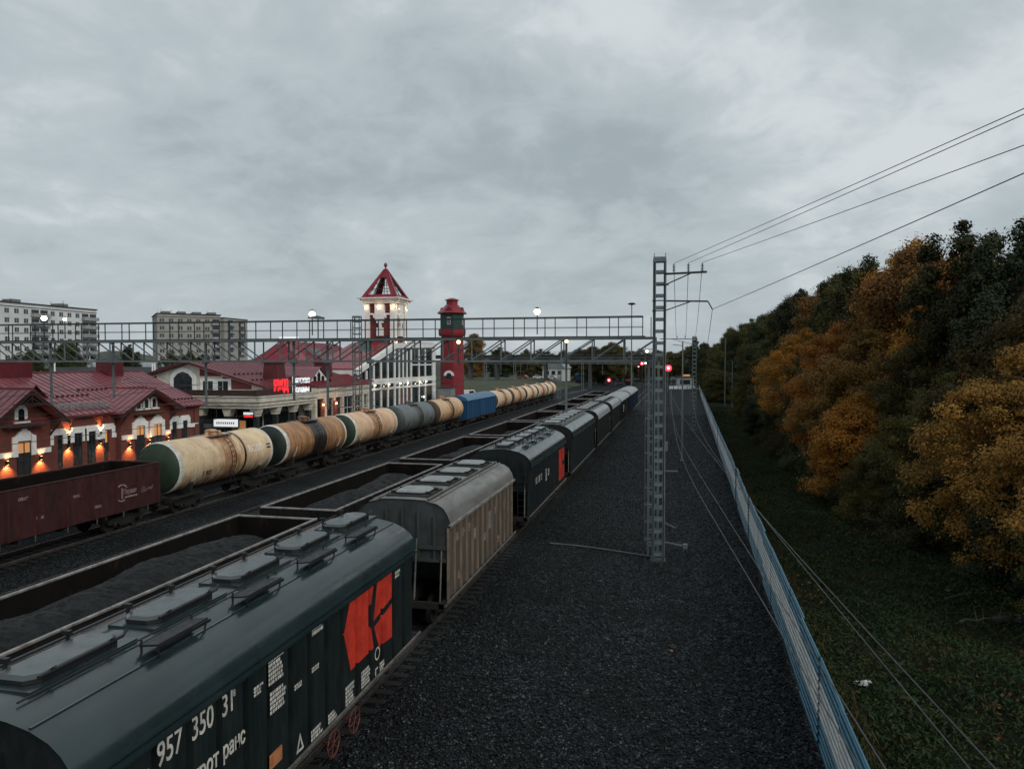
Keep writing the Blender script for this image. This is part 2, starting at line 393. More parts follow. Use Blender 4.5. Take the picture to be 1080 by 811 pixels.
# ------------------------------------------------------------------ camera, sky, sun
cam = bpy.data.cameras.new('camera'); camo = bpy.data.objects.new('camera', cam); C.objects.link(camo)
cam.sensor_width = 36; cam.lens = 26.0; cam.clip_end = 6000; cam.clip_start = .1
camo.location = (0, 0, 9); camo.rotation_euler = (R(90-1.72), 0, R(12.57))
sc.camera = camo
sc.view_settings.view_transform = 'Standard'; sc.view_settings.look = 'None'
sc.view_settings.gamma = 1; sc.view_settings.exposure = 0; sc.view_settings.use_curve_mapping = False
sc.cycles.use_denoising = True; sc.cycles.max_bounces = 5; sc.cycles.diffuse_bounces = 2; sc.cycles.glossy_bounces = 3
sc.cycles.transmission_bounces = 2; sc.cycles.transparent_max_bounces = 6
sc.cycles.sample_clamp_indirect = 4

SKY_OFF = (37.5, 19.0, 0.0)
SUN_EL, SUN_AZ = 34, 122      # azimuth clockwise from the track direction
w = bpy.data.worlds.new('World'); sc.world = w; w.use_nodes = True
nt = w.node_tree
bg = nt.nodes['Background']; bg.inputs['Strength'].default_value = .1
sky = N(nt, 'ShaderNodeTexSky', sky_type='NISHITA'); sky.sun_disc = False
sky.sun_elevation = R(SUN_EL); sky.sun_rotation = R(SUN_AZ); sky.air_density = 1.2; sky.dust_density = 3
tc = N(nt, 'ShaderNodeTexCoord').outputs['Generated']
sx = N(nt, 'ShaderNodeSeparateXYZ'); nt.links.new(tc, sx.inputs[0])
zz = math2(nt, 'ADD', math2(nt, 'MAXIMUM', sx.outputs[2], 0.0), .3)
cb = N(nt, 'ShaderNodeCombineXYZ')
nt.links.new(math2(nt, 'DIVIDE', sx.outputs[0], zz), cb.inputs[0]); nt.links.new(math2(nt, 'DIVIDE', sx.outputs[1], zz), cb.inputs[1])
mpn = N(nt, 'ShaderNodeMapping'); mpn.inputs['Location'].default_value = SKY_OFF; mpn.inputs['Rotation'].default_value = (0,0,R(25))
nt.links.new(cb.outputs[0], mpn.inputs['Vector']); cv = mpn.outputs[0]
n1 = noise(nt, cv, 1.9, 10, .55, .35)
n2 = noise(nt, cv, 6.5, 8, .6, .6)
n3 = noise(nt, cv, .9, 3, .5)
cl = math2(nt, 'ADD', math2(nt, 'MULTIPLY', n1, .55), math2(nt, 'MULTIPLY', n2, .2))
cl = math2(nt, 'ADD', cl, math2(nt, 'MULTIPLY', n3, .45))
col = mixc(nt, mapr(nt, cl, .48, .62), (3.6,4.2,4.5), (4.8,5.45,5.75))
col = mixc(nt, mapr(nt, cl, .6, .74), col, (6.7,7.2,7.35))
# overcast sky: the cloud deck is brightest overhead
lift = mapr(nt, sx.outputs[2], .5, .95, 1.0, 1.1)
hz = mapr(nt, sx.outputs[2], -.02, .2, .6, 0)
col = mixc(nt, hz, col, (4.9,5.5,5.8))
vm = N(nt, 'ShaderNodeVectorMath', operation='SCALE'); nt.links.new(col, vm.inputs[0]); nt.links.new(lift, vm.inputs['Scale'])
fin = mixc(nt, .94, sky.outputs[0], vm.outputs[0])
nt.links.new(fin, bg.inputs['Color'])

sun = bpy.data.lights.new('sun', 'SUN'); sun.energy = 1.2; sun.angle = R(30); sun.color = (1,.95,.88)
suno = bpy.data.objects.new('sun', sun); C.objects.link(suno)
d = Vector((math.sin(R(SUN_AZ))*math.cos(R(SUN_EL)), math.cos(R(SUN_AZ))*math.cos(R(SUN_EL)), math.sin(R(SUN_EL))))
suno.rotation_euler = (-d).to_track_quat('-Z', 'Y').to_euler()

# ------------------------------------------------------------------ ground, yard, tracks
FX = lambda y: 2.98 + .0155*y            # the line of the fence
def sheet(name, pts, z, mat, kind='structure'):
    b = MB(); b.add([(x,y,z) for x,y in pts], [tuple(range(len(pts)))])
    return tag(b.build(name, mat), kind=kind)
sheet('ground', [(-2500,-300),(2500,-300),(2500,4500),(-2500,4500)], -.05, M['earth'])
sheet('gravel_yard', [(-33,-30),(FX(-30)+.3,-30),(FX(420)+.3,420),(-45,420)], 0, M['gravel'])
# station platform and the asphalt behind it
b = MB(); b.box(-40.2,-32.6,-10,190,-.04,.55, 0)
bevel(tag(b.build('platform', M['paving']), kind='structure'), .03)
sheet('station_road', [(-140,-20),(-40.2,-20),(-40.2,240),(-140,240)], -.03, M['asphalt'])

TRK = {'hopper': -8.8, 'coal': -13.92, 'inner': -19.1, 'outer': -24.3, 'tank': -29.5}
SL = {}
def track(name, x, y0, y1, key, label):
    r = empty(name, (x, 0, 0)); tag(r, kind='structure')
    for s in (-1, 1):
        rb = MB(); X = s*.76
        rb.box(X-.07, X+.07, y0, y1, .05, .075, 0); rb.box(X-.012, X+.012, y0, y1, .075, .14, 0); rb.box(X-.036, X+.036, y0, y1, .14, .18, 1)
        tag(rb.build('rail', [M['rail_rusty'], M['rail']], r), kind='structure')
    sb = MB(); y = y0
    while y < min(y1, 150):
        sb.prism([(-1.35,-.05),(1.35,-.05),(1.3,.012),(-1.3,.012)], y, y+.25, 'xz'); y += .56
    tag(sb.build('sleepers', M['sleeper'], r), kind='structure')
    return r
for k, x in TRK.items(): track('railway_track', x, -15, 400, k, k)

# right of the fence: uneven ground rising a little towards the wood
rng = np.random.default_rng(5)
def vz(x, y):
    u = x - FX(y)
    return .02 + .12*math.sin(x*.9+y*.31) * min(1, u/3) + .1*math.sin(y*.57+x*.23) * min(1, u/3) + .25*max(0, min(1, (u-5)/12)) + .14
xs = np.linspace(.12, 40, 44); ys = np.concatenate([np.linspace(-15, 60, 76), np.linspace(62, 330, 68)])
vs = [(FX(y)+u, y, vz(FX(y)+u, y) if u > .2 else .02) for y in ys for u in xs]
nx = len(xs)
fs = [(j*nx+i, j*nx+i+1, (j+1)*nx+i+1, (j+1)*nx+i) for j in range(len(ys)-1) for i in range(nx-1)]
tag(MB().add(vs, fs).build('verge_ground', M['verge'], smooth=60), kind='structure')

def quads(name, P, L, Wd, mat, kind=None, flat=.0, updir=None, rs=1, nrm=None):
    """one mesh of diamond leaf faces at points P"""
    g = np.random.default_rng(rs); n = len(P)
    a = g.normal(size=(n,3)); 
    if updir is not None: a = a*np.array([.55,.55,.1]) + np.array([0,0,updir])
    a /= np.linalg.norm(a, axis=1)[:,None]
    c = g.normal(size=(n,3)); c[:,2] *= (1-flat)
    c -= a*(a*c).sum(1)[:,None]; c /= np.linalg.norm(c, axis=1)[:,None]
    if nrm is not None:      # leaves lie roughly square to the outside of their clump
        m_ = nrm+g.normal(size=(n,3))*.55; m_ /= np.linalg.norm(m_, axis=1)[:,None]
        a = np.cross(m_, a); a /= np.linalg.norm(a, axis=1)[:,None]+1e-9
        c = np.cross(m_, a)
    l = (L*g.uniform(.65,1.35,n))[:,None]; ww = (Wd*g.uniform(.65,1.35,n))[:,None]
    V = np.empty((n,4,3), np.float32)
    V[:,0] = P + a*l/2; V[:,1] = P + c*ww/2; V[:,2] = P - a*l/2; V[:,3] = P - c*ww/2
    me = bpy.data.meshes.new(name)
    me.vertices.add(n*4); me.vertices.foreach_set('co', V.reshape(-1))
    me.loops.add(n*4); me.loops.foreach_set('vertex_index', np.arange(n*4, dtype=np.int32))
    me.polygons.add(n); me.polygons.foreach_set('loop_start', np.arange(0, n*4, 4, dtype=np.int32))
    me.update(calc_edges=True); me.materials.append(mat)
    return me
M['weed'] = leaf_mat('low_weeds', [(.022,.04,.016),(.034,.048,.018),(.055,.046,.019)], .15)
M['litter_leaf'] = leaf_mat('fallen_leaf', [(.13,.055,.02),(.09,.04,.02),(.2,.11,.03)], .05)
def scatter(n, y0, y1, umax, rs, power=1.9):
    g = np.random.default_rng(rs)
    y = y0 + (y1-y0)*g.random(n)**power
    u = .35 + (umax-.35)*g.random(n)
    x = 2.98+.0155*y+u
    return g, x, y, u
g, x, y, u = scatter(330000, 9, 150, 14, 11)
cl_ = np.sin(x*1.3+y*.4)+np.sin(y*.9-x*.7)+np.sin(x*3.1+y*2.3)*.6
keep = (cl_+g.normal(size=len(x))*1.1) > -1.5
x, y = x[keep], y[keep]
zb = np.array([vz(a,b) for a,b in zip(x,y)])
hgt = np.clip(.16+.16*(cl_[keep]), .06, .6)
P = np.stack([x,y,zb+g.random(len(x))*hgt], 1)
o = bpy.data.objects.new('undergrowth', quads('undergrowth', P, .15, .055, M['weed'], updir=.35, rs=3)); C.objects.link(o)
tag(o, 'low dark weeds and grass covering the ground between fence and wood', 'undergrowth', kind='stuff')
g = np.random.default_rng(41); n = 15000
y = 8+90*g.random(n)**1.5; u = .18+1.0*g.random(n)**2.2
kp = np.sin(y*1.1)+np.sin(y*.37+1)+g.normal(size=n)*.5 > .1; y, u = y[kp], u[kp]
x = 2.98+.0155*y+u
P = np.stack([x,y,np.array([vz(a,b) for a,b in zip(x,y)])+.1+.45*g.random(len(x))], 1)
M['dry_grass'] = leaf_mat('dry_grass_blade', [(.11,.085,.04),(.07,.07,.03),(.15,.11,.05)], .2)
o = bpy.data.objects.new('dry_grass', quads('dry_grass', P, .42, .016, M['dry_grass'], updir=1.1, rs=8)); C.objects.link(o)
tag(o, 'straw coloured dry grass standing along the foot of the fence', 'grass', kind='stuff')
g, x, y, u = scatter(5200, 12, 80, 14, 17, 1.3)
kp = (np.sin(x*.8+1.2)*np.sin(y*.35+.5)+g.normal(size=len(x))*.35) > .35
x, y = x[kp], y[kp]
P = np.stack([x,y,np.array([vz(a,b) for a,b in zip(x,y)])+.12+.1*g.random(len(x))], 1)
o = bpy.data.objects.new('fallen_leaves', quads('fallen_leaves', P, .13, .09, M['litter_leaf'], rs=4)); C.objects.link(o)
tag(o, 'rust brown fallen leaves lying among the weeds', 'fallen leaves', kind='stuff')

# loose ballast stones lying proud of the yard, in the nearer part
g = np.random.default_rng(23)
n = 60000
y = 9 + 120*g.random(n)**2.5; x = -7.3 + (3.0+.0155*y+7.2)*g.random(n)
V = []; F = []
base = np.array([(1,0,0),(-1,0,0),(0,1,0),(0,-1,0),(0,0,1),(0,0,-1)], float)
fo = [(0,2,4),(2,1,4),(1,3,4),(3,0,4),(2,0,5),(1,2,5),(3,1,5),(0,3,5)]
s = g.uniform(.022,.058,n)
sc3 = g.uniform(.7,1.3,(n,6,1))
rot = g.random(n)*6.283; cr, sr = np.cos(rot), np.sin(rot)
V = base[None]*sc3*s[:,None,None]*np.array([1,.8,.75])
tilt = g.uniform(-.6,.6,n); ct, st_ = np.cos(tilt), np.sin(tilt)
V = np.stack([V[...,0]*ct[:,None]-V[...,2]*st_[:,None], V[...,1], V[...,0]*st_[:,None]+V[...,2]*ct[:,None]], -1)
V = np.stack([V[...,0]*cr[:,None]-V[...,1]*sr[:,None], V[...,0]*sr[:,None]+V[...,1]*cr[:,None], V[...,2]], -1)
V += np.stack([x,y,s*.35], 1)[:,None]
F = (np.array(fo)[None]+6*np.arange(n)[:,None,None]).reshape(-1)
me = bpy.data.meshes.new('ballast_stones')
me.vertices.add(n*6); me.vertices.foreach_set('co', V.astype(np.float32).reshape(-1))
me.loops.add(len(F)); me.loops.foreach_set('vertex_index', F.astype(np.int32))
me.polygons.add(n*8); me.polygons.foreach_set('loop_start', np.arange(0, len(F), 3, dtype=np.int32))
me.update(calc_edges=True)
sm, snt, sb_ = newmat('ballast_stone')
vo = N(snt, 'ShaderNodeTexVoronoi'); vo.inputs['Scale'].default_value = 9; snt.links.new(objco(snt, world=True), vo.inputs['Vector'])
sp = N(snt, 'ShaderNodeSeparateColor'); snt.links.new(vo.outputs['Color'], sp.inputs[0])
cc = mixc(snt, sp.outputs[0], (.003,.004,.0045), (.024,.028,.031))
cc = mixc(snt, mapr(snt, sp.outputs[1], .86, .98), cc, (.09,.098,.1))
snt.links.new(cc, sb_.inputs['Base Color']); sb_.inputs['Roughness'].default_value = .7; sb_.inputs['Specular IOR Level'].default_value = .22
me.materials.append(sm)
o = bpy.data.objects.new('ballast_stones', me); C.objects.link(o)
tag(o, 'loose crushed stones strewn over the dark gravel yard', 'gravel', kind='stuff')
# ------------------------------------------------------------------ goods wagons; local origin: middle of wagon, on the rail head
RZ = .18
def bogie(parent, y, mat=None):
    b = MB()
    for s in (-1, 1):
        X = s*1.02
        b.prism([(-1.28,.62),(-1.1,.72),(-.45,.74),(-.3,.86),(.3,.86),(.45,.74),(1.1,.72),(1.28,.62),(1.28,.46),(1.0,.4),(.7,.5),(.45,.28),(-.45,.28),(-.7,.5),(-1.0,.4),(-1.28,.46)], X-.06, X+.06, 'yz')
        for yy in (-.925,.925): b.tube([(X+s*.02,yy,.475),(X+s*.17,yy,.475)], .13, 10)
        for yy in (-.15,.15): b.tube([(X,yy,.32),(X,yy,.72)], .09, 8)
    b.box(-.98,.98,-.22,.22,.5,.78)
    o = b.build('bogie', M['steel_dark'], parent, smooth=40, loc=(0,y,0))
    for yy in (-.925,.925):
        wb = MB()
        for s in (-1,1):
            wb.lathe([(.05,s*.68),(.5,s*.68),(.5,s*.71),(.475,s*.715),(.47,s*.82),(.4,s*.82),(.38,s*.79),(.17,s*.78),(.12,s*.86),(.05,s*.86)], (0,yy,.475), 'x', 24)
        wb.tube([(-.68,yy,.475),(.68,yy,.475)], .08, 8)
        wb.build('wheelset', M['steel_dark'], o, smooth=40)
    return o
def coupler(parent, L, z=.95):
    for s in (-1,1):
        b = MB(); y = s*L
        b.box(-.11,.11,min(y,y+s*.42),max(y,y+s*.42),z-.1,z+.1); yk = y+s*.52
        b.box(-.2,.2,min(yk-.12,yk+.12),yk+.12,z-.16,z+.16)
        b.tube([(.3,y,z-.1),(.34,y+s*.2,z-.4),(.2,y+s*.5,z-.45)], .025, 6)
        b.build('coupler', M['steel_dark'], parent)

def hatch_lid(parent, x, y, w, l, z, mat, rim):
    b = MB()
    h = .11
    c = .16
    base = [(-w/2,-l/2+c),(-w/2+c,-l/2),(w/2-c,-l/2),(w/2,-l/2+c),(w/2,l/2-c),(w/2-c,l/2),(-w/2+c,l/2),(-w/2,l/2-c)]
    top = [(px*.86, py*.93) for px,py in base]
    vs = [(px+x,py+y,z) for px,py in base]+[(px+x,py+y,z+h*.55) for px,py in base]+[(px+x,py+y,z+h) for px,py in top]
    fs = [(i,(i+1)%8,8+(i+1)%8,8+i) for i in range(8)]
    b.add(vs, fs, 1)
    b.add(vs[8:], [(i,(i+1)%8,8+(i+1)%8,8+i) for i in range(8)]+[tuple(range(8,16))], 0)
    return b.build('hatch_lid', [mat, rim], parent)

def hopper(name, X, y0, y1, label, ms, profile='round', npanel=16, nhatch=5, lid='long', boards=True, group='hopper wagons coupled in the nearest train',
           emblem=None, cat='hopper wagon', detail=2):
    L = y1-y0; yc = (y0+y1)/2; h = L/2
    t = empty(name, (X, yc, RZ), 0, label, cat, group)
    roof, side, end = ms
    if profile == 'round':
        half = [(1.66,3.56),(1.69,3.6),(1.68,3.7),(1.62,3.86),(1.5,4.02),(1.32,4.16),(1.05,4.28),(.72,4.36),(.35,4.41),(0,4.42)]
    else:
        half = [(1.62,3.5),(1.65,3.52),(1.64,3.6),(1.56,3.84),(1.42,4.06),(1.2,4.2),(.86,4.27),(.8,4.31),(.3,4.33),(0,4.33)]
    prof = half + [(-x,z) for x,z in half[-2::-1]]
    b = MB(); k = len(prof)
    nseg = 1
    vs = []; 
    ys = [-h-.04, h+.04]
    for yy in ys: vs += [(x,yy,z) for x,z in prof]
    fs = [(i,i+1,k+i+1,k+i) for i in range(k-1)]
    b.add(vs, fs)
    # inner return of the eaves and gable plates
    ro = b.build('roof', roof, t, smooth=35)
    # seams and eaves angle
    sb = MB()
    zt = half[6][1]
    for s in (-1,1):
        sb.box(s*1.02-.02,s*1.02+.02,-h,h,zt+.0,zt+.028)
        sb.box(min(s*1.60,s*1.72),max(s*1.60,s*1.72),-h-.05,h+.05,3.5,3.555)
        sb.box(min(s*1.63,s*1.66),max(s*1.63,s*1.66),-h,h,3.42,3.5)
    sb.build('roof_seam', roof if profile=='round' else M['gond_rim'], ro)
    # sides
    b = MB(); pw = L/npanel
    for s in (-1,1):
        xa, xb = (1.44,1.49) if profile == 'round' else (1.5,1.54)
        b.box(min(s*xa,s*xb),max(s*xa,s*xb),-h,h,.98,3.5)
    b.build('side_wall', side, t)
    for s in (-1,1):
        rb = MB()
        for i in range(npanel+1):
            y = -h+i*pw
            if profile == 'round':
                if i < npanel: rb.prism([(s*1.48,y+.06),(s*1.6,y+.09),(s*1.6,y+pw-.09),(s*1.48,y+pw-.06)], 1.02, 3.4, 'xy')
            else:
                rb.prism([(s*1.54,y-.06),(s*1.6,y-.04),(s*1.6,y+.04),(s*1.54,y+.06)], 1.0, 3.42, 'xy')
        rb.build('side_ribs', M['tan_rib'] if profile == 'flat' and lid == 'square' and nhatch == 4 else (M['hopper_panel_lit'] if profile == 'round' else side), t)
    # end plates: upright above, sloping under to the hoppers
    for s in (-1,1):
        b = MB(); y = s*h
        ep = [(x*.965,z) for x,z in prof]
        lo = 2.35
        b.prism([(-1.53,lo),(1.53,lo)]+[(x*.985,z-.012) for x,z in prof], y-s*.05, y-s*.01, 'xz')
        b.add([(-1.5,y-s*.03,lo),(1.5,y-s*.03,lo),(1.5,y-s*1.5,1.25),(-1.5,y-s*1.5,1.25)], [(0,1,2,3)])
        for xx in (-1.1,-.55,0,.55,1.1):
            zt2 = 3.95 if abs(xx) < 1 else 3.8
            b.box(xx-.04,xx+.04,min(y-s*.01,y+s*.06),max(y-s*.01,y+s*.06),lo,zt2)
        b.box(-1.5,1.5,min(y-s*.01,y+s*.1),max(y-s*.01,y+s*.1),2.72,2.82)
        b.box(-1.52,1.52,min(y-s*.01,y+s*.07),max(y-s*.01,y+s*.07),lo-.05,lo+.05)
        e = b.build('end_wall', end, t)
        pb = MB()
        for xx in (-.5,.5):
            pb.tube([(xx,y+s*.06,3.05),(xx,y+s*.2,2.0),(xx,y+s*.32,1.12)], .035, 6)
        pb.tube([(1.35,y+s*.05,2.7),(1.4,y+s*.38,1.1)], .03, 6); pb.tube([(-1.35,y+s*.05,2.7),(-1.4,y+s*.38,1.1)], .03, 6)
        pb.build('end_stay', M['steel_worn'], e)
        if profile == 'flat': continue
        lb = MB()
        for dx in (-.2,.2): lb.tube([(1.2*1+dx,y+s*.12,1.1),(1.2+dx,y+s*.12,3.75)], .018, 6)
        for q in range(8): lb.tube([(1.0,y+s*.12,1.25+q*.32),(1.4,y+s*.12,1.25+q*.32)], .014, 6)
        lb.build('ladder', M['steel_dark'] if profile=='round' else M['steel_worn'], e)
    # underframe
    b = MB()
    b.box(-.25,.25,-h-.45,h+.45,.78,1.08)
    for s in (-1,1):
        b.box(min(s*1.38,s*1.56),max(s*1.38,s*1.56),-h-.45,h+.45,.9,1.06)
        b.box(-1.55,1.55,min(s*(h+.3),s*(h+.45)),max(s*(h+.3),s*(h+.45)),.88,1.08)
    fr = b.build('underframe', M['steel_dark'], t)
    b = MB()
    for s in (-1,1):
        b.tube([(s*1.66,-h-.4,1.1),(s*1.66,h+.4,1.1)], .04, 8)
        b.box(min(s*1.55,s*1.62),max(s*1.55,s*1.62),-h-.4,h+.4,.96,1.02)
    b.build('side_rail', M['steel_worn'], fr)
    b = MB()
    for q in (-.27,0,.27):
        yq = q*L; a = .95; c = .3
        b.add([(-1.35,yq-a,1.0),(1.35,yq-a,1.0),(1.35,yq+a,1.0),(-1.35,yq+a,1.0),(-.5,yq-c,.32),(.5,yq-c,.32),(.5,yq+c,.32),(-.5,yq+c,.32)],
              [(0,1,5,4),(1,2,6,5),(2,3,7,6),(3,0,4,7),(4,5,6,7)])
    b.build('discharge_hoppers', M['steel_dark'], t)
    for s in (-1,1): bogie(t, s*(h-1.75))
    coupler(t, h+.42)
    # hatches
    step = L/nhatch
    ztop = prof[len(prof)//2][1]
    if lid == 'long':
        fb = MB()
        for i in range(nhatch):
            y = -h+(i+.5)*step+.35
            fb.box(-.44,.46,y-1.0,y+1.0,ztop-.04,ztop+.025)
        fb.build('hatch_base', roof, ro)
        for i in range(nhatch):
            y = -h+(i+.5)*step+.35
            l = hatch_lid(t, .0, y, .7, 1.72, ztop+.03, M['lid_dark'], M['black'])
            hb = MB()
            for q in (-.55,.55):
                hb.tube([(-.42,y+q,ztop+.03),(-.42,y+q,ztop+.22)], .03, 6); hb.box(-.5,-.36,y+q-.04,y+q+.04,ztop+.18,ztop+.24)
                hb.bar((.3,y+q,ztop+.1),(.42,y+q,ztop+.19),.06,.03)
            hb.tube([(.39,y-.8,ztop+.14),(.39,y+.78,ztop+.14),(.33,y+.92,ztop+.18)], .025, 6)
            hb.build('hatch_handle', M['black'], l)
        lb = MB()
        lb.tube([(-.56,-h+.3,ztop+.08),(-.56,h-.3,ztop+.08)], .02, 6); lb.tube([(.52,-h+.3,ztop+.01),(.52,h-.3,ztop+.01)], .015, 6)
        lb.build('locking_bar', M['black'], ro)
        if boards:
            for i in range(nhatch):
                y = -h+(i+.5)*step-.75
                if y < -h+.6: continue
                bb = MB()
                bb.bar((.92,y-.62,ztop+.06),(.92,y+.62,ztop+.06),.34,.03, up=(-.12,0,1))
                for q in (-.6,.6):
                    bb.tube([(.78,y+q,ztop-.08),(.78,y+q,ztop+.14)], .018, 6); bb.tube([(1.06,y+q*.9,ztop-.2),(1.06,y+q,ztop+.04)], .018, 6)
                bb.bar((1.09,y-.68,ztop+.03),(1.09,y+.68,ztop+.03),.02,.05)
                bb.build('step_board', M['black'], t)
    else:
        for i in range(nhatch):
            y = -h+(i+.5)*step
            fb = MB(); fb.box(-.74,.74,y-.8,y+.8,ztop-.03,ztop+.035); f_ = fb.build('hatch_base', M['steel_dark'] if lid=='square' else M['lid_light'], ro)
            l = hatch_lid(t, 0, y, 1.15, 1.15 if lid=='square' else 1.3, ztop+.035, M['lid_light'], M['black'])
            hb = MB()
            for q in (-.4,.4): hb.box(.5,.7,y+q-.04,y+q+.04,ztop+.03,ztop+.12); hb.box(-.7,-.5,y+q-.04,y+q+.04,ztop+.03,ztop+.12)
            hb.build('hatch_hinge', M['black'], l)
        lb = MB()
        for s in (-1,1):
            lb.box(s*.86-.04,s*.86+.04,-h+.05,h-.05,ztop-.02,ztop+.02)
        lb.build('walkway_edge', M['steel_worn'], ro)
    return t

XH = TRK['hopper']
DK = (M['hopper_roof'], M['hopper_side'], M['hopper_side'])
h1 = hopper('hopper_wagon', XH, 7.5, 19.5, 'dark green hopper wagon with a big red emblem and white number 957 350 31', DK)
yc1 = 13.5
def h1text(s, y, z, size, sx=.75, mat='white_letter', bold=.0, x=1.602, spacing=1.0, name='lettering'):
    return text_mesh(s, size, face_px(x, y-yc1, z-RZ), M[mat], h1, name, .003, sx, bold=bold, spacing=spacing)
h1text('РЖД', 8.26, 3.0, .42, .62, bold=.006)
h1text('957', 8.98+.04, 3.21, .52, .72, bold=.004); h1text('350', 9.75+.04, 3.21, .52, .72, bold=.004); h1text('31', 10.5+.06, 3.21, .52, .72, bold=.004)
h1text('8', 10.88, 3.42, .17, .8)
h1text('руса', 8.99+.06, 2.5, .36, .68, bold=.008); h1text('грот', 9.75+.08, 2.5, .4, .76, bold=.008); h1text('ранс', 10.5+.08, 2.5, .4, .7, bold=.008)
rr = random.Random(4)
def scribble(par, x, y0, y1, z0, z1, rows, mat, words=2):
    """rows of tiny stencilled data, too small to read in the photograph, as broken strokes"""
    b = MB(); dz = (z1-z0)/rows
    for i in range(rows):
        y = y0; z = z1-(i+.8)*dz
        end = y1-rr.random()*(y1-y0)*.35
        while y < end:
            l = rr.uniform(.03,.08)
            b.box(x, x+.003, y, min(y+l, end), z, z+dz*.74); y += l+rr.uniform(.012,.03)
    return b.build('data_marking', mat, par)
W = M['white_letter']
def h1scr(y0, y1, z0, z1, rows): scribble(h1, 1.602, y0-yc1, y1-yc1, z0-RZ, z1-RZ, rows, W)
h1scr(11.98, 12.55, 3.1, 3.6, 6); h1scr(12.02, 12.6, 2.55, 2.98, 5); h1scr(11.5, 11.8, 3.12, 3.3, 3)
h1scr(13.62, 14.2, 3.42, 3.62, 2); h1scr(12.9, 13.3, 2.62, 2.74, 2); h1scr(13.6, 14.0, 2.68, 2.8, 2)
h1scr(15.15, 15.65, 1.25, 1.72, 5); h1scr(16.0, 16.55, 1.3, 1.72, 5); h1scr(14.3, 14.75, 1.2, 1.5, 4); h1scr(13.55,14.1,1.2,1.52,4)
h1scr(18.15, 18.6, 3.3, 3.5, 2); h1scr(17.1,17.4,1.25,1.5,3)
b = MB(); b.box(1.601,1.606,11.98-yc1,12.42-yc1,1.38,1.66); b.build('plate', M['orange_plate'], h1)
b = MB(); b.add([(1.603,y-yc1,z-RZ) for y,z in ((12.95,1.35),(13.25,1.35),(13.1,1.72))]+[(1.603,y-yc1,z-RZ) for y,z in ((13.02,1.4),(13.18,1.4),(13.1,1.6))], [(0,1,4,3),(1,2,5,4),(2,0,3,5)])
b.build('triangle_mark', W, h1)
b = MB()
b.lathe([(.16,1.605),(.12,1.605)], (0,16.95-yc1,1.62), 'x', 20, cap=False); b.box(1.601,1.606,16.82-yc1,16.86-yc1,1.05,1.28); b.box(1.601,1.606,16.86-yc1,16.98-yc1,1.24,1.28)
b.build('round_mark', W, h1)
# emblem, following the ribs: a faceted shape cut by two dark strokes; each piece wraps over the ribs it crosses
def emblem_sheet(polys, par, pw, h, ribs=.07):
    """clip polygons (y,z in wagon coordinates) against the rib profile and lay them 3 mm proud"""
    def clip(poly, a, b):
        def cut(pl, c, keep):
            out = []
            for i in range(len(pl)):
                p, q = pl[i], pl[(i+1)%len(pl)]
                ip, iq = keep(p[0]), keep(q[0])
                if ip: out.append(p)
                if ip != iq:
                    t = (c-p[0])/(q[0]-p[0]); out.append((c, p[1]+t*(q[1]-p[1])))
            return out
        poly = cut(poly, a, lambda v: v >= a-1e-9)
        return cut(poly, b, lambda v: v <= b+1e-9) if poly else []
    bands = []
    n = int(round(2*h/pw))
    for i in range(n+1):
        y = -h+i*pw
        bands += [(y-.06,y+.06,1.492,1.492),(y+.06,y+.09,1.48,1.6),(y+.09,y+pw-.09,1.6,1.6),(y+pw-.09,y+pw-.06,1.6,1.48)]
    b = MB()
    for poly in polys:
        for a, c, xa, xc in bands:
            pl = clip(poly, a, c)
            if len(pl) >= 3:
                b.add([(xa+(xc-xa)*((p[0]-a)/(c-a))+.004, p[0], p[1]) for p in pl], [tuple(range(len(pl)))])
    return b.build('emblem', M['red_paint'], par)
E1 = [[(15.08,2.95),(15.48,3.74),(16.78,3.7),(16.5,2.9),(16.72,2.02),(15.42,2.0)],
      [(17.0,3.72),(18.0,3.7),(18.0,2.92),(16.72,2.68)], [(16.75,2.52),(18.0,2.76),(18.0,1.86),(17.05,1.92)]]
emblem_sheet([[(y-yc1,z-RZ) for y,z in p] for p in E1], h1, 12.0/16, 6.0)
for yy in (14.3,15.35):
    b = MB(); zc = .72; x = 1.72
    pts = [(x, yy-yc1+math.cos(t)*.27, zc+math.sin(t)*.27) for t in [i*math.pi/12 for i in range(25)]]
    b.tube(pts, .022, 6, cap=False)
    for q in range(3):
        a = q*math.pi/3+.2
        b.tube([(x,yy-yc1-math.cos(a)*.27,zc-math.sin(a)*.27),(x,yy-yc1+math.cos(a)*.27,zc+math.sin(a)*.27)], .014, 6)
    b.tube([(1.4,yy-yc1,zc),(x,yy-yc1,zc)], .03, 6)
    b.build('handwheel', M['hand_red'], h1)

h2 = hopper('hopper_wagon', XH, 22.9, 32.4, 'hopper wagon with rust brown ribbed sides and weathered grey roof', (M['grey_roof'], M['brown_side'], M['grey_end']),
            'flat', 13, 4, 'square')
for zz_, yy in ((3.05,-3.9),(3.05,-3.2),(3.05,-2.4),(1.7,-3.6),(2.2,-.2),(1.6,2.1),(2.9,1.6)):
    scribble(h2, 1.545, yy, yy+.45, zz_-.3, zz_, 3, M['faded_white'])
b = MB(); b.box(1.543,1.546,.55,.95,2.2,2.9); b.box(1.543,1.546,-1.6,-1.25,2.3,2.7); b.build('paint_patch', M['lid_light'], h2)
h3 = hopper('hopper_wagon', XH, 36.4, 48.4, 'dark hopper wagon with square orange red emblem, behind the rust brown one', DK, nhatch=5)
E3 = [[(9.4-6,1.35),(9.4-6,3.3),(10.6-6,3.3),(10.6-6,1.35)], [(10.75-6,1.35),(10.75-6,2.2),(11.6-6,2.2),(11.6-6,1.35)], [(10.75-6,2.45),(10.75-6,3.3),(11.6-6,3.3),(11.6-6,2.45)]]
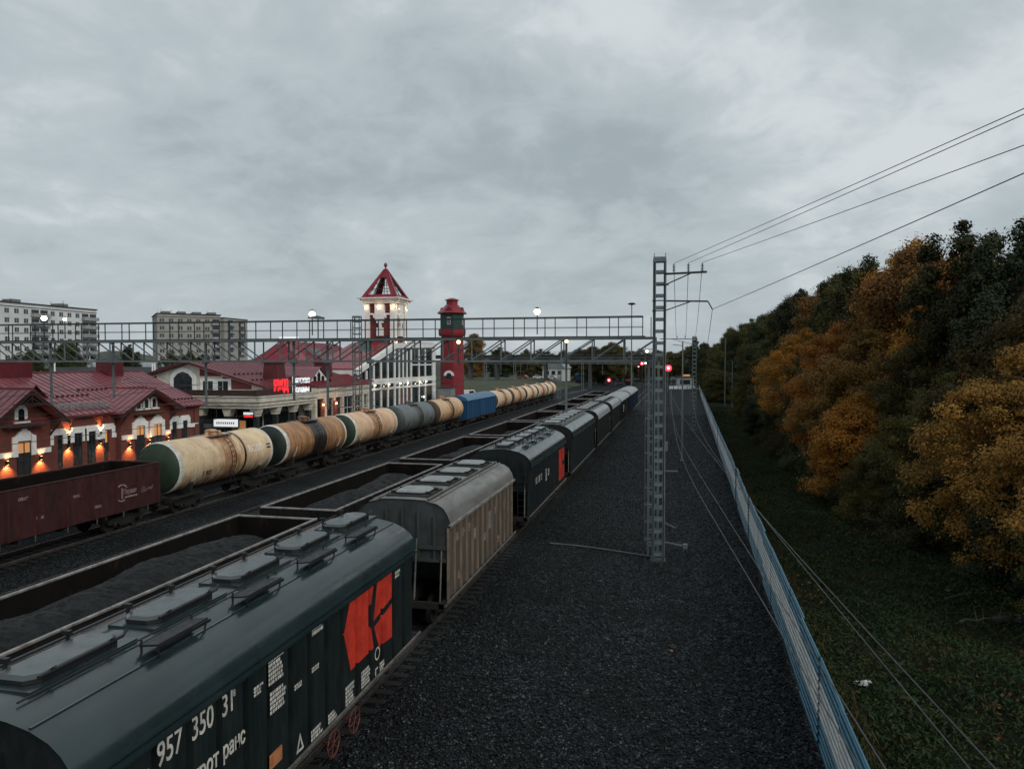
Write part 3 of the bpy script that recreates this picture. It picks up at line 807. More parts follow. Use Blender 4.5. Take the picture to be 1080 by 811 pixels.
emblem_sheet(E3, h3, .75, 6.0)
for i, s in enumerate(('957','350','72')):
    text_mesh(s, .5, face_px(1.602, -4.4+i*.75, 2.4), W, h3, 'lettering', .003, .72, bold=.004)
scribble(h3, 1.602, -1.4, -.95, 2.1, 2.8, 6, W); scribble(h3, 1.602, -.6, -.2, 2.3, 2.7, 4, W)
h4 = hopper('hopper_wagon', XH, 51.8, 66.0, 'black sided hopper wagon with many pale roof hatches', (M['hopper_roof'], M['black'], M['black']), 'round', 16, 6, 'pale', False)
h5 = hopper('hopper_wagon', XH, 69.4, 81.6, 'black hopper wagon with light grey roof shoulders, fifth from the bridge', (M['pale_roof'], M['black'], M['black']), 'flat', 16, 5, 'square')
h6 = hopper('hopper_wagon', XH, 85.0, 97.0, 'black hopper wagon with light grey roof shoulders, next to the pale roofed boxcar', (M['pale_roof'], M['black'], M['black']), 'flat', 16, 5, 'square')

def boxcar(name, X, y0, y1, label, ms, group, doors=True):
    L = y1-y0; h = L/2; yc = (y0+y1)/2
    t = empty(name, (X,yc,RZ), 0, label, 'boxcar', group)
    roof, side = ms
    half = [(1.55,3.45),(1.56,3.55),(1.4,3.82),(1.0,4.08),(.5,4.22),(0,4.26)]
    prof = half+[(-x,z) for x,z in half[-2::-1]]; k = len(prof)
    b = MB()
    b.add([(x,-h-.06,z) for x,z in prof]+[(x,h+.06,z) for x,z in prof], [(i,i+1,k+i+1,k+i) for i in range(k-1)])
    for s in (-1,1): b.add([(x,s*(h+.06),z) for x,z in prof], [tuple(range(k))])
    ro = b.build('roof', roof, t, smooth=35)
    rb = MB(); q = -h
    while q <= h+.01:
        rb.add([(x*1.003,q-.03,z+.012) for x,z in prof]+[(x*1.003,q+.03,z+.012) for x,z in prof], [(i,i+1,k+i+1,k+i) for i in range(k-1)]); q += L/12
    rb.build('roof_seam', roof, ro)
    b = MB()
    b.box(-1.45,1.45,-h,h,1.05,3.5)
    b.build('body', side, t)
    n = 14
    for s in (-1,1):
        rb = MB()
        for i in range(n+1):
            y = -h+i*L/n
            if doors and abs(y) < 1.4: continue
            rb.box(min(s*1.45,s*1.54),max(s*1.45,s*1.54),y-.05,y+.05,1.06,3.44)
        for z in (1.4,2.0,2.6,3.15): rb.box(min(s*1.45,s*1.475),max(s*1.45,s*1.475),-h,h,z-.03,z+.03)
        rb.build('side_ribs', side, t)
        if doors:
            db = MB(); db.box(min(s*1.47,s*1.56),max(s*1.47,s*1.56),-1.3,1.3,1.15,3.35)
            for z in (1.5,2.25,3.0): db.box(min(s*1.56,s*1.585),max(s*1.56,s*1.585),-1.25,1.25,z-.04,z+.04)
            for y in (-1.25,0,1.25): db.box(min(s*1.56,s*1.59),max(s*1.56,s*1.59),y-.05,y+.05,1.18,3.32)
            d_ = db.build('door', side, t)
            hb = MB(); hb.tube([(s*1.62,-.9,1.7),(s*1.62,-.9,2.4)], .025, 6); hb.build('handle', M['steel_worn'], d_)
    eb = MB()
    for s in (-1,1):
        for x in (-1,-.35,.35,1): eb.box(x-.05,x+.05,min(s*h,s*(h+.07)),max(s*h,s*(h+.07)),1.1,3.7)
    eb.build('end_ribs', side, t)
    b = MB(); b.box(-1.45,1.45,-h-.1,h+.1,.85,1.05); b.box(-.25,.25,-h-.4,h+.4,.75,1.0); b.build('underframe', M['steel_dark'], t)
    for s in (-1,1): bogie(t, s*(h-1.9))
    coupler(t, h+.35)
    return t
GH = 'boxcars at the far end of the nearest train'
x1 = boxcar('boxcar', XH, 100.5, 118.5, 'dark boxcar with pale grey roof and white letters on its side', (M['pale_roof'], M['black']), GH)
text_mesh('ESP', 1.3, face_px(1.6,-6.5,2.0), W, x1, 'lettering', .003, .9, bold=.02)
boxcar('boxcar', XH, 122, 143, 'dark blue boxcar with pale grey roof, last in the nearest train', (M['pale_roof'], M['dark_blue']), GH)

# open gondolas with coal
def gondola(name, X, y0, y1, label, out, inn, rim, group, logo=False):
    L = y1-y0; h = L/2; yc = (y0+y1)/2
    t = empty(name, (X,yc,RZ), 0, label, 'gondola wagon', group)
    w, z0, z1, th = 1.48, 1.2, 3.3, .05
    b = MB()
    b.box(-w,w,-h,h,z0-.1,z0)
    b.build('floor', inn, t)
    for s in (-1,1):
        b = MB()
        b.box(min(s*w,s*(w+th)),max(s*w,s*(w+th)),-h-.05,h+.05,z0-.12,z1-.04, 0)
        b.add([(s*(w-.004),-h,z0),(s*(w-.004),h,z0),(s*(w-.004),h,z1-.05),(s*(w-.004),-h,z1-.05)], [(0,1,2,3)], 1)
        sw = b.build('side_wall', [out, inn], t)
        a = .075
        po = MB().prism([(s*(w+th),-a),(s*(w+th+.09),-a*.7),(s*(w+th+.09),a*.7),(s*(w+th),a)], z0-.12, z1-.04, 'xy').build('side_post', out, sw)
        for i in range(9):
            if i: po = po.copy(); C.objects.link(po)
            po.location = (0,-h+i*L/8,0)
        po = MB().tube([(s*(w+.1),0,z0-.1),(s*(w+.1),0,z0-.38)], .03, 6).build('hatch_latch', M['steel_worn'], sw)
        for i in range(7):
            if i: po = po.copy(); C.objects.link(po)
            po.location = (0,-h+(i+.5)*L/7,0)
    for s in (-1,1):
        b = MB(); y = s*h
        b.box(-w,w,min(y,y+s*.05),max(y,y+s*.05),z0-.12,z1-.04,0)
        b.add([(-w,y-s*.004,z0),(w,y-s*.004,z0),(w,y-s*.004,z1-.05),(-w,y-s*.004,z1-.05)], [(0,1,2,3)], 1)
        for x in (-.7,.7): b.box(x-.07,x+.07,min(y+s*.05,y+s*.14),max(y+s*.05,y+s*.14),z0-.1,z1-.05,0)
        for z in (1.8,2.6): b.box(-w,w,min(y+s*.05,y+s*.1),max(y+s*.05,y+s*.1),z-.05,z+.05,0)
        b.build('end_wall', [out, inn], t)
    b = MB()
    for s in (-1,1):
        b.box(min(s*(w-.0),s*(w+.08)),max(s*(w-.0),s*(w+.08)),-h-.12,h+.12,z1-.04,z1+.03)
        y = s*h; b.box(-w+.0,w-.0,min(y-s*.0,y+s*.08),max(y-s*.0,y+s*.08),z1-.042,z1+.027)
    bevel(b.build('top_rim', rim, t), .02)
    b = MB(); b.box(-.25,.25,-h-.5,h+.5,.72,1.02)
    for s in (-1,1): b.box(-1.5,1.5,min(s*h,s*(h+.2)),max(s*h,s*(h+.2)),.85,1.07)
    for i in range(5): b.box(-1.48,1.48,-h+(i+.5)*L/5-.06,-h+(i+.5)*L/5+.06,.85,1.1)
    b.build('underframe', M['steel_dark'], t)
    for s in (-1,1): bogie(t, s*(h-1.9))
    coupler(t, h+.45)
    return t
def coal(X, y0, y1, f0, f1, ztop, zlow, label, seed):
    """heap filling the wagon from fraction f0 to f1 of its length"""
    g = random.Random(seed); L = y1-y0; nx_, ny_ = 26, 150
    ph = [g.uniform(0,6) for _ in range(6)]
    vs = []
    for j in range(ny_+1):
        v = j/ny_; y = y0+.03+v*(L-.06)
        e = min(1, max(0, (v-f0)/.09))*min(1, max(0, (f1-v)/.09)); e = e*e*(3-2*e)
        for i in range(nx_+1):
            u = -1+2*i/nx_; x = u*1.46
            dome = (1-.3*u*u)
            bump = .06*math.sin(v*13+ph[0])+.03*math.sin(v*31+u*2+ph[1])+.03*math.sin(u*5+v*9+ph[2])
            z = zlow+(ztop-zlow)*e*dome+bump*e+g.uniform(-.035,.035)
            vs.append((X+x, y, max(1.42, z)))
    fs = [(j*(nx_+1)+i,j*(nx_+1)+i+1,(j+1)*(nx_+1)+i+1,(j+1)*(nx_+1)+i) for j in range(ny_) for i in range(nx_)]
    o = MB().add(vs, fs).build('coal_load', M['coal'], smooth=60)
    return tag(o, label, 'coal', 'coal loads in the open wagons', 'stuff')
GB = (M['gond_black'], M['gond_inner'], M['gond_rim'], 'black open wagons carrying coal')
XC = TRK['coal']
g0 = gondola('gondola_wagon', XC, 11.2, 23.75, 'black open coal wagon nearest the bridge, with a long smooth heap of coal', *GB)
coal(XC, 11.2, 23.75, -.3, .92, 3.4, 1.5, 'long smooth heap of coal in the open wagon nearest the bridge', 1)
ords = ['second','third','fourth','fifth','sixth','seventh','eighth','ninth']
ystart = [25.4,40.0,54.4,68.9,83.3,97.8,112.2,126.7]
for i, y in enumerate(ystart):
    if i == 1: pass
    gg = gondola('gondola_wagon', XC, y, y+12.6, f'black open coal wagon with worn rim, {ords[i]} from the bridge', *GB)
    coal(XC, y, y+12.6, [.02,.25,.1,-.2,.1,0,.1,0][i], [.9,.95,.9,1.2,.95,1,.9,1][i], [3.25,3.05,2.9,2.9,2.7,2.8,2.7,2.7][i], 1.45, f'coal lying in the {ords[i]} open wagon from the bridge', 10+i)

XT = TRK['tank']
rg = gondola('gondola_wagon', XT, 22.9, 35.5, 'dark red empty open wagon with a white round logo beside the brick station', M['gond_red'], M['gond_inner'], M['gond_red'], 'wagons of the station side train')
gy = 29.2
# round logo: broken circle, a stem, a word and a stroke below
b = MB(); yl, zl, rl = 32.75-gy, 2.25-RZ, .46
def arc(b, y, z, r, a0, a1, wd, x):
    n = 16
    for i in range(n):
        t0 = a0+(a1-a0)*i/n; t1 = a0+(a1-a0)*(i+1)/n
        b.add([(x,y+math.cos(t0)*r,z+math.sin(t0)*r),(x,y+math.cos(t1)*r,z+math.sin(t1)*r),(x,y+math.cos(t1)*(r-wd),z+math.sin(t1)*(r-wd)),(x,y+math.cos(t0)*(r-wd),z+math.sin(t0)*(r-wd))], [(0,1,2,3)])
arc(b, yl, zl, rl, .55, 5.2, .075, 1.536)
b.box(1.534,1.538,yl-.03,yl+.06,zl-.3,zl+.24); b.box(1.534,1.538,yl+.2,yl+1.15,zl-.3,zl-.22)
b.build('round_logo', M['faded_white'], rg)
text_mesh('Первая', .36, face_px(1.535, yl+.1, zl-.1), M['faded_white'], rg, 'lettering', .003, .75, bold=.004)
b = MB(); rr2 = random.Random(8); y = 34.15-gy; z = 1.98
for i in range(7):
    b.bar((1.537,y,z+rr2.uniform(-.1,.05)),(1.537,y+.14,z+rr2.uniform(0,.2)),.035,.004); y += .13; 
b.bar((1.537,34.15-gy,1.85),(1.537,35.0-gy,1.98),.035,.004)
b.build('chalk_scrawl', M['faded_white'], rg)
for (ya, za) in ((26.6,2.9),(29.6,2.5),(27.5,1.9),(30.9,1.75)): scribble(rg, 1.535, ya-gy, ya-gy+.5, za-.15, za, 2, M['faded_white'])
hy = MB()
for (ya) in (25.2,26.1,33.3,34.2):
    pass

def tank(name, X, y0, y1, label, shell, head, ring=True, bands=(), platform=True):
    L = y1-y0; h = L/2; yc = (y0+y1)/2
    t = empty(name, (X,yc,RZ), 0, label, 'tank wagon', 'tank wagons passing the station')
    Rr, zc = 1.53, 2.62
    hd = .5
    b = MB(); prof = [(Rr, -h+hd+(L-2*hd)*i/12) for i in range(13)]
    b.lathe(prof, (0,0,zc), 'y', 56, cap=False)
    sh = b.build('tank_shell', shell, t, smooth=50)
    for q in (-.3,.02,.3):
        y = q*L; sb = MB(); sb.lathe([(Rr+.001,y-.03),(Rr+.012,y-.02),(Rr+.012,y+.02),(Rr+.001,y+.03)], (0,0,zc), 'y', 56, cap=False)
        sb.build('weld_seam', shell, sh, smooth=50)
    for y, wd, mt in bands:
        bb = MB(); bb.lathe([(Rr+.002,y-wd/2),(Rr+.02,y-wd/2),(Rr+.02,y+wd/2),(Rr+.002,y+wd/2)], (0,0,zc), 'y', 56, cap=False)
        bb.build('band', mt, sh, smooth=50)
    for s in (-1,1):
        b = MB(); pr = []
        for i in range(9):
            a = i/8*math.pi/2*.97; pr.append((Rr*math.cos(a)-.0, s*(h-hd+hd*math.sin(a))))
        b.lathe(pr, (0,0,zc), 'y', 56, cap=True)
        he = b.build('tank_end', head, t, smooth=50)
        if ring:
            rb = MB(); y = s*(h-hd)
            rb.lathe([(Rr+.004,y-s*.16),(Rr+.014,y-s*.14),(Rr+.014,y+s*.0),(Rr-.005,y+s*.1),(Rr-.06,y+s*.19)], (0,0,zc), 'y', 56, cap=False)
            rb.build('end_ring', M['ring_white'], he, smooth=60)
    # hatch, platform, rails
    b = MB(); b.lathe([(.34,Rr-.08),(.34,Rr+.2),(.4,Rr+.2),(.4,Rr+.25),(.3,Rr+.31),(.1,Rr+.34)], (0,0,zc), 'z', 20)
    for q in (-.6,.75): b.lathe([(.12,Rr-.05),(.12,Rr+.16),(.05,Rr+.2)], (.1,q,zc), 'z', 12)
    b.build('filling_hatch', shell, t, smooth=40)
    b = MB(); zp = zc+Rr+.02
    for x in (-.62,.62): b.box(x-.22,x+.22,-1.1,1.1,zp-.1,zp-.05)
    for x in (-.85,.85):
        for q in (-1.05,0,1.05): b.tube([(x*.6,q,zp-.4),(x,q,zp-.06)], .02, 6)
    b.build('platform', M['steel_worn'] if platform is True else platform, t)
    b = MB()
    for s in (-1,1):
        for q in (-.22,.22):
            pts = [(s*math.cos(a)*(Rr+.12), q+.1, zc+math.sin(a)*(Rr+.12)) for a in [1.25-i*.16 for i in range(12)]]
            b.tube(pts+[(s*1.5,q+.1,1.1)], .022, 6)
        for i in range(9):
            a = 1.1-i*.2; b.tube([(s*math.cos(a)*(Rr+.12),-.12,zc+math.sin(a)*(Rr+.12)),(s*math.cos(a)*(Rr+.12),.32,zc+math.sin(a)*(Rr+.12))], .018, 6)
    b.build('ladder', M['steel_dark'], t)
    b = MB()
    for q in (-h+1.7, h-1.7):
        for s in (-1,1):
            pts = [(s*math.cos(a)*(Rr+.015), q, zc+math.sin(a)*(Rr+.015)) for a in [-.1-i*.12 for i in range(9)]]
            for p, p2 in zip(pts, pts[1:]): b.bar(p, p2, .1, .03)
    b.build('holding_strap', M['ring_white'] if ring else M['steel_dark'], t)
    b = MB()
    b.box(-.3,.3,-h-.5,h+.5,.78,1.08); b.box(-1.45,1.45,-h-.55,-h-.4,.9,1.1); b.box(-1.45,1.45,h+.4,h+.55,.9,1.1)
    for s in (-1,1):
        b.prism([(-1.2,1.0),(1.2,1.0),(1.25,2.0),(.8,1.38),(0,1.12),(-.8,1.38),(-1.25,2.0)], s*(h-1.7)-.14, s*(h-1.7)+.14, 'xz')
        b.box(min(s*1.3,s*1.45),max(s*1.3,s*1.45),-h-.5,-h+2.6,.95,1.07); b.box(min(s*1.3,s*1.45),max(s*1.3,s*1.45),h-2.6,h+.5,.95,1.07)
    b.build('underframe', M['steel_dark'], t)
    for s in (-1,1): bogie(t, s*(h-1.75))
    coupler(t, h+.5)
    return t
T0 = 37.1
TP = 12.02
def ty(i): return T0+i*TP
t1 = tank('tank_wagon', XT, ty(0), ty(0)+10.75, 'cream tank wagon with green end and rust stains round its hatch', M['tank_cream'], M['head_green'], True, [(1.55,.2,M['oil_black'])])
def curved_text(body, size, y, ang, tk, mat, sx=.8, bold=.0):
    """lettering bent round the shell; ang measured down from horizontal"""
    o = text_mesh(body, size, Matrix.Identity(4), mat, tk, 'lettering', .0, sx, bold=bold)
    me = o.data
    for v in me.vertices:
        a = ang+v.co.y/1.53
        v.co = (math.cos(a)*1.538, y+v.co.x, 2.62+math.sin(a)*1.538)
    me.update(); return o
curved_text('RAILGO', .62, 1.95, .12, t1, M['letter_bright'], .78, .022)
curved_text('5.900', .5, -2.9, -.5, t1, M['oil_black'], .8, .01); curved_text('Р', .34, -2.15, -.78, t1, M['oil_black'], .9, .01)
for yy, aa in ((4.45,.28),(4.45,.14)):
    b = MB(); 
    b.add([(math.cos(aa+q)*1.54, yy+p, 2.62+math.sin(aa+q)*1.54) for p,q in ((-.28,0),(.22,0),(.22,.07),(-.28,.07))], [(0,1,2,3)]); b.build('mark', M['oil_black'], t1)
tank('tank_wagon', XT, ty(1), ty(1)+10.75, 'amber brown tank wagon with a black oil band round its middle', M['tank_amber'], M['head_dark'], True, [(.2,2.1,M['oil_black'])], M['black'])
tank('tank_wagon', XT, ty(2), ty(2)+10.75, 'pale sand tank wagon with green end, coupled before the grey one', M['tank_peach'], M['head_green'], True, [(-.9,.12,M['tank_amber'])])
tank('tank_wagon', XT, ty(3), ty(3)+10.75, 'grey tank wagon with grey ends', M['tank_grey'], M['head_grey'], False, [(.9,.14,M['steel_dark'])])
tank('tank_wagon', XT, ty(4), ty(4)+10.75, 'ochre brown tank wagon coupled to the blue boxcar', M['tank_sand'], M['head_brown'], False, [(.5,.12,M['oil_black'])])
yb = ty(5)+.2
boxcar('boxcar', XT, yb, yb+16.2, 'bright blue ribbed boxcar between the tank wagons', (M['blue_roof'], M['blue_side']), 'wagons of the station side train')
yt = yb+17.8
far = [('pale peach tank wagon just behind the blue boxcar', 'tank_peach', 'head_brown', True), ('ochre tank wagon, second behind the blue boxcar', 'tank_sand', 'head_brown', False),
       ('cream tank wagon with dark end, third behind the blue boxcar', 'tank_cream', 'head_dark', True), ('peach tank wagon, fourth behind the blue boxcar', 'tank_peach', 'head_dark', True),
       ('pale tank wagon, last of the station side train', 'tank_cream', 'head_brown', True)]
for i, (lb, sh, hd_, rg_) in enumerate(far):
    tank('tank_wagon', XT, yt+i*TP, yt+i*TP+10.75, lb, M[sh], M[hd_], rg_, [(.3,.14,M['oil_black'])])
# ------------------------------------------------------------------ fence
t = empty('fence', (FX(30), 30, 0), 0, 'long blue fence of ribbed metal sheets with a faded white middle band', 'fence')
rf = random.Random(3)
def panel_mesh(ln, seed):
    b = MB(); z = .06; n = 12; dz = 2.12/n; pts = []
    for i in range(n):
        zz = z+i*dz
        pts += [(0,zz),(.0,zz+dz*.45),(-.028,zz+dz*.55),(-.028,zz+dz*.9)]
    pts.append((0, z+2.12))
    for (xa,za),(xb,zb) in zip(pts, pts[1:]):
        m = 0 if (za < .78 or za >= 1.66) else 1
        b.add([(xa,0,za),(xa,ln,za),(xb,ln,zb),(xb,0,zb)], [(0,1,2,3)], m)
    b.box(-.005,.03,0,ln,z+2.12,z+2.15,0)
    return b
pl = 2.6; y = 5.0; base = None; i = 0
while y < 240:
    x = FX(y)
    if base is None:
        o = panel_mesh(pl+.07, 0).build('fence_panel', [M['fence_blue'], M['fence_white']], t); base = o
        sol = o.modifiers.new('thick', 'SOLIDIFY'); sol.thickness = .004
    else:
        o = base.copy(); C.objects.link(o)
    o.location = (x-t.location.x+rf.uniform(-.025,.025), y-t.location.y, rf.uniform(-.03,.04))
    o.rotation_euler = (rf.uniform(-.006,.006), rf.uniform(-.01,.01), -.0155+rf.uniform(-.008,.008))
    y += pl; i += 1
post = None; y = 5.0
while y < 240:
    if post is None:
        post = MB().box(.04,.1,-.03,.03,-.05,2.12).build('fence_post', M['galv_dark'], t); o = post
    else:
        o = post.copy(); C.objects.link(o)
    o.location = (FX(y)-t.location.x, y-t.location.y, 0)
    y += pl
b = MB()
for z in (.45,1.75): b.bar((FX(5)-t.location.x+.06,-25,z),(FX(240)-t.location.x+.06,210,z),.04,.05)
b.build('fence_rail', M['galv_dark'], t)

# ------------------------------------------------------------------ lattice masts
def lattice_mast(name, x, y, h, w, dpt, label, rung=.53, arms=(), group=None, mat='galv', ladder=True, rz=0, taper=1.0):
    t = empty(name, (x,y,0), rz, label, 'mast', group)
    b = MB()
    for sx_ in (-1,1):
        for sy in (-1,1):
            p = (sx_*w/2, sy*dpt/2, 0); q = (sx_*w/2*taper, sy*dpt/2*taper, h)
            b.bar(p, q, .085, .012); b.bar((p[0],p[1],0),(q[0],q[1],h), .012, .085)
        b.box(min(sx_*w/2,sx_*(w/2-.075)),max(sx_*w/2,sx_*(w/2-.075)),-dpt/2-.006,-dpt/2+.004,0,h)
        b.box(min(sx_*w/2, sx_*(w/2-.08)), max(sx_*w/2, sx_*(w/2-.08)), dpt/2-.004, dpt/2+.006, 0, h)
    b.build('mast_chord', M[mat], t)
    b = MB(); z = .25
    while z < h-.1:
        for sy in (-1,1):
            b.box(-w/2,w/2,sy*dpt/2-.012*sy-.004,sy*dpt/2-.012*sy+.004,z,z+.14)
        for s in (-1,1): b.bar((s*w/2,-dpt/2,z),(s*w/2,dpt/2,z+rung*.8),.04,.012)
        z += rung
    b.box(-w/2-.03,w/2+.03,-dpt/2-.03,dpt/2+.03,h-.12,h+.1)
    b.build('batten_lattice', M[mat], t)
    b = MB(); b.prism([(-w/2-.1,-dpt/2-.1),(w/2+.1,-dpt/2-.1),(w/2+.1,dpt/2+.1),(-w/2-.1,dpt/2+.1)], -.04, .06, 'xy')
    b.build('footing', M['far_concrete'], t)
    if ladder:
        b = MB(); z = 1.0
        while z < h*.72:
            b.tube([(-w/2,-dpt/2,z),(-w/2-.34,-dpt/2-.05,z),(-w/2-.34,-dpt/2+.3,z),(-w/2,-dpt/2+.3,z)], .013, 6); z += .78
        b.tube([(-w/2-.35,-dpt/2-.05,.9),(-w/2-.35,-dpt/2-.05,h*.72)], .008, 5)
        b.build('climbing_rungs', M[mat], t)
    return t
m1 = lattice_mast('catenary_mast', -.78, 34, 13.6, .5, .42, 'tall pale lattice mast standing alone in the gravel, nearest the bridge', group='catenary masts')
def insulator(par, x, y, z, dz=-.5, mat='insul', n=5, r=.085):
    b = MB(); prof = [(.02,z)]
    for i in range(n):
        za = z+dz*(i+.3)/n; prof += [(.03,za),(r,za+dz*.25/n),(.03,za+dz*.5/n)]
    prof.append((.02,z+dz))
    b.lathe(prof, (x,y,0), 'z', 12)
    return b.build('insulator', M[mat], par, smooth=50)
def arm(par, z, x0, x1, drop, ins, updown=-1, mat='galv_dark'):
    b = MB()
    b.bar((x0,0,z),(x1,0,z+.05),.07,.09); b.bar((x0,0,z-drop),(x0+(x1-x0)*.62,0,z),.05,.05)
    b.bar((x0-.3,-.24,z),(x0+.2,-.24,z),.05,.06); b.bar((x0-.3,-.24,z-drop),(x0+.2,-.24,z-drop),.05,.06)
    a = b.build('cross_arm', M[mat], par)
    for x in ins: insulator(a, x, 0, z+.08, .34*(-updown) if updown < 0 else -.4)
    return a
a1 = arm(m1, 12.95, .2, 2.05, .5, (.62,1.25,1.85))
b = MB(); b.bar((.2,0,11.75),(2.1,0,11.7),.055,.07); b.bar((.2,0,11.3),(1.35,0,11.7),.045,.045); b.bar((-.32,-.24,11.75),(.25,-.24,11.75),.05,.05); b.bar((-.32,-.24,11.3),(.25,-.24,11.3),.05,.05)
b.bar((2.1,0,11.7),(2.3,.1,11.35),.04,.04); b.build('cross_arm', M['galv_dark'], m1)
b = MB()
b.bar((.25,0,4.1),(.85,0,4.1),.05,.05); b.bar((-.25,0,2.0),(.75,-.1,1.55),.05,.05); b.bar((.2,-.1,.9),(1.2,.1,.7),.06,.06); b.box(1.1,1.3,0,.2,.6,.8)
b.box(.26,.4,-.1,.1,5.0,5.4)
b.build('bracket', M['truss'], m1)
m2 = lattice_mast('catenary_mast', 2.2, 98.5, 12.2, .5, .42, 'pale lattice mast beside the fence, second from the bridge', group='catenary masts')
a2 = arm(m2, 12.0, -.2, -4.4, .7, (-2.2,-1.2,-.1))
b = MB(); b.bar((-.2,0,9.8),(-2.6,0,9.9),.05,.06); b.bar((.2,0,10.2),(3.2,0,11.1),.05,.05); b.build('cross_arm', M['galv_dark'], m2)

# slim pole between the two masts
t = empty('slim_pole', (.5,69,0), 0, 'slim round grey pole between the two lattice masts', 'pole')
MB().tube([(0,0,0),(0,0,10.9)],[.09,.06],10).build('pole_shaft', M['galv'], t, smooth=60)
MB().lathe([(.2,-.02),(.2,.1),(.12,.14)],(0,0,0),'z',12).build('base_plate', M['concrete'], t)
MB().bar((0,0,10.5),(-.9,0,10.6),.05,.05).build('bracket', M['galv_dark'], t)
# pair of poles far along the fence
for x, y, h, lb in ((9.2,150,13.5,'taller of the two thin poles standing against the wood beyond the fence'),(10.5,149,9,'shorter of the two thin poles standing against the wood beyond the fence')):
    t = empty('thin_pole', (x,y,.2), 0, lb, 'pole', 'thin poles beyond the fence')
    MB().tube([(0,0,0),(0,0,h)],[.14,.09],8).build('pole_shaft', M['galv'], t, smooth=60)
    MB().bar((-.8,0,h-.5),(.8,0,h-.5),.07,.07).build('cross_arm', M['galv_dark'], t)

# ------------------------------------------------------------------ lighting gantry across the yard
GX0, GX1, GY, Z0, Z1 = -38.9, -.95, 35.0, 9.05, 10.12
t = empty('signal_gantry', ((GX0+GX1)/2, GY, 0), 0, 'long grey truss gantry with railing spanning all the tracks', 'gantry')
ox = t.location.x
b = MB(); cA = .42
for s in (-1,1):
    for z in (Z0, Z1): b.bar((GX0-ox,s*cA,z),(GX1-ox,s*cA,z),.08,.1)
b.build('truss_chord', M['truss'], t)
b = MB(); n = 26; dx = (GX1-GX0)/n
for i in range(n+1):
    x = GX0+i*dx-ox
    for s in (-1,1): b.bar((x,s*cA,Z0+.06),(x,s*cA,Z1-.06),.055,.055)
    b.bar((x,-cA,Z0),(x,cA,Z0),.05,.05); b.bar((x,-cA,Z1),(x,cA,Z1),.05,.05)
    if i < n:
        for s in (-1,1):
            if i < n*.45: b.bar((x,s*cA,Z1-.05),(x+dx,s*cA,Z0+.05),.05,.05)
            else: b.bar((x,s*cA,Z0+.05),(x+dx,s*cA,Z1-.05),.05,.05)
        if i % 2: b.bar((x,-cA,Z0),(x+dx,cA,Z0),.035,.035)
b.build('truss_web', M['truss'], t)
b = MB()
b.box(GX0-ox,GX1-.5-ox,-.36,.36,Z1+.07,Z1+.1)
b.build('walkway', M['galv_dark'], t)
b = MB(); RX1 = -1.55
for s in (-1,1):
    b.bar((GX0-ox,s*.42,Z1+1.0),(RX1-ox,s*.42,Z1+1.0),.045,.045); b.bar((GX0-ox,s*.42,Z1+.52),(RX1-ox,s*.42,Z1+.52),.022,.022)
b.build('handrail', M['galv_dark'], t)
rp = None; x = RX1; i = 0
while x > GX0:
    for s in (-1,1):
        if rp is None:
            rp = MB().bar((0,0,Z1+.06),(0,0,Z1+1.0),.04,.04).build('rail_post', M['galv_dark'], t); o = rp
        else:
            o = rp.copy(); C.objects.link(o)
        o.location = (x-ox+(.0 if s < 0 else .35), s*.42, 0)
    x -= 1.52; i += 1
for px in (-34.4,-30.3,-24.55,-19.4,-17.5,-15.15,-5.15):
    z = 6.6 if px not in (-30.3,-19.4) else 7.0
    b = MB(); b.bar((px-ox,0,z),(px-ox,0,Z1),.095,.095); b.box(px-ox-.14,px-ox+.14,-.14,.14,Z0-.12,Z0+.1)
    b.bar((px-ox,0,z+.2),(px-ox+.9,0,z+.1),.035,.035); b.bar((px-ox,0,z+.9),(px-ox+1.0,0,z+1.1),.035,.035)
    b.build('hanger_post', M['truss'], t)
for px in (-1.05,-38.7):
    b = MB()
    for dx_ in (-.22,.22):
        for dy in (-.3,.3): b.bar((px-ox+dx_,dy,0),(px-ox+dx_,dy,Z0),.09,.09)
    z = .5
    while z < Z0-.4:
        for dy in (-.3,.3): b.bar((px-ox-.22,dy,z),(px-ox+.22,dy,z+.0),.1,.02)
        b.bar((px-ox-.22,-.3,z),(px-ox-.22,.3,z+.5),.04,.02); b.bar((px-ox+.22,-.3,z+.5),(px-ox+.22,.3,z),.04,.02); z += .6
    b.build('gantry_leg', M['galv'], t)

def flood(x, y, z, label, r=.17, arm=(.0,.0), lit=True, head=None, mat='lamp_hot'):
    t = empty('flood_lamp', (x,y,z), 0, label, 'lamp', 'flood lamps on the gantry')
    MB().lathe([(.02,-r*.9),(r*.75,-r*.65),(r,0),(r*.75,r*.65),(.02,r*.9)],(0,0,0),'z',16).build('lamp_bulb', M[mat], t, smooth=80)
    b = MB(); b.lathe([(r*.6,r*.85),(r*1.1,r*.9),(r*.5,r*1.35),(.03,r*1.45)],(0,0,0),'z',16); b.tube([(0,0,r*1.3),(arm[0],arm[1],r*1.5),(arm[0],arm[1],-1.1)],.03,6)
    b.build('lamp_housing', M['galv_dark'], t)
    return t
flood(-18.55, GY+.4, 11.5, 'bright round flood lamp above the railing beside the clock tower', .16)
flood(-35.2, GY+.4, 11.5, 'bright warm flood lamp above the railing before the pale apartment block', .15)
flood(-33.8, GY+.4, 11.42, 'small bright lamp above the railing beside a larger warm one', .09)
flood(-6.64, GY+.4, 11.45, 'bright flood lamp above the railing near the tall lattice mast', .15)
flood(-5.07, GY-.5, 9.98, 'small warm lamp fixed on the truss above a hanger post', .085, mat='lamp_warm')
flood(-1.35, GY-.45, 9.5, 'small white lamp at the truss end beside the lattice mast', .07, mat='lamp_white')
flood(-10.35, GY-.5, 9.98, 'small warm lamp on the truss beside the red water tower', .1, mat='lamp_warm')
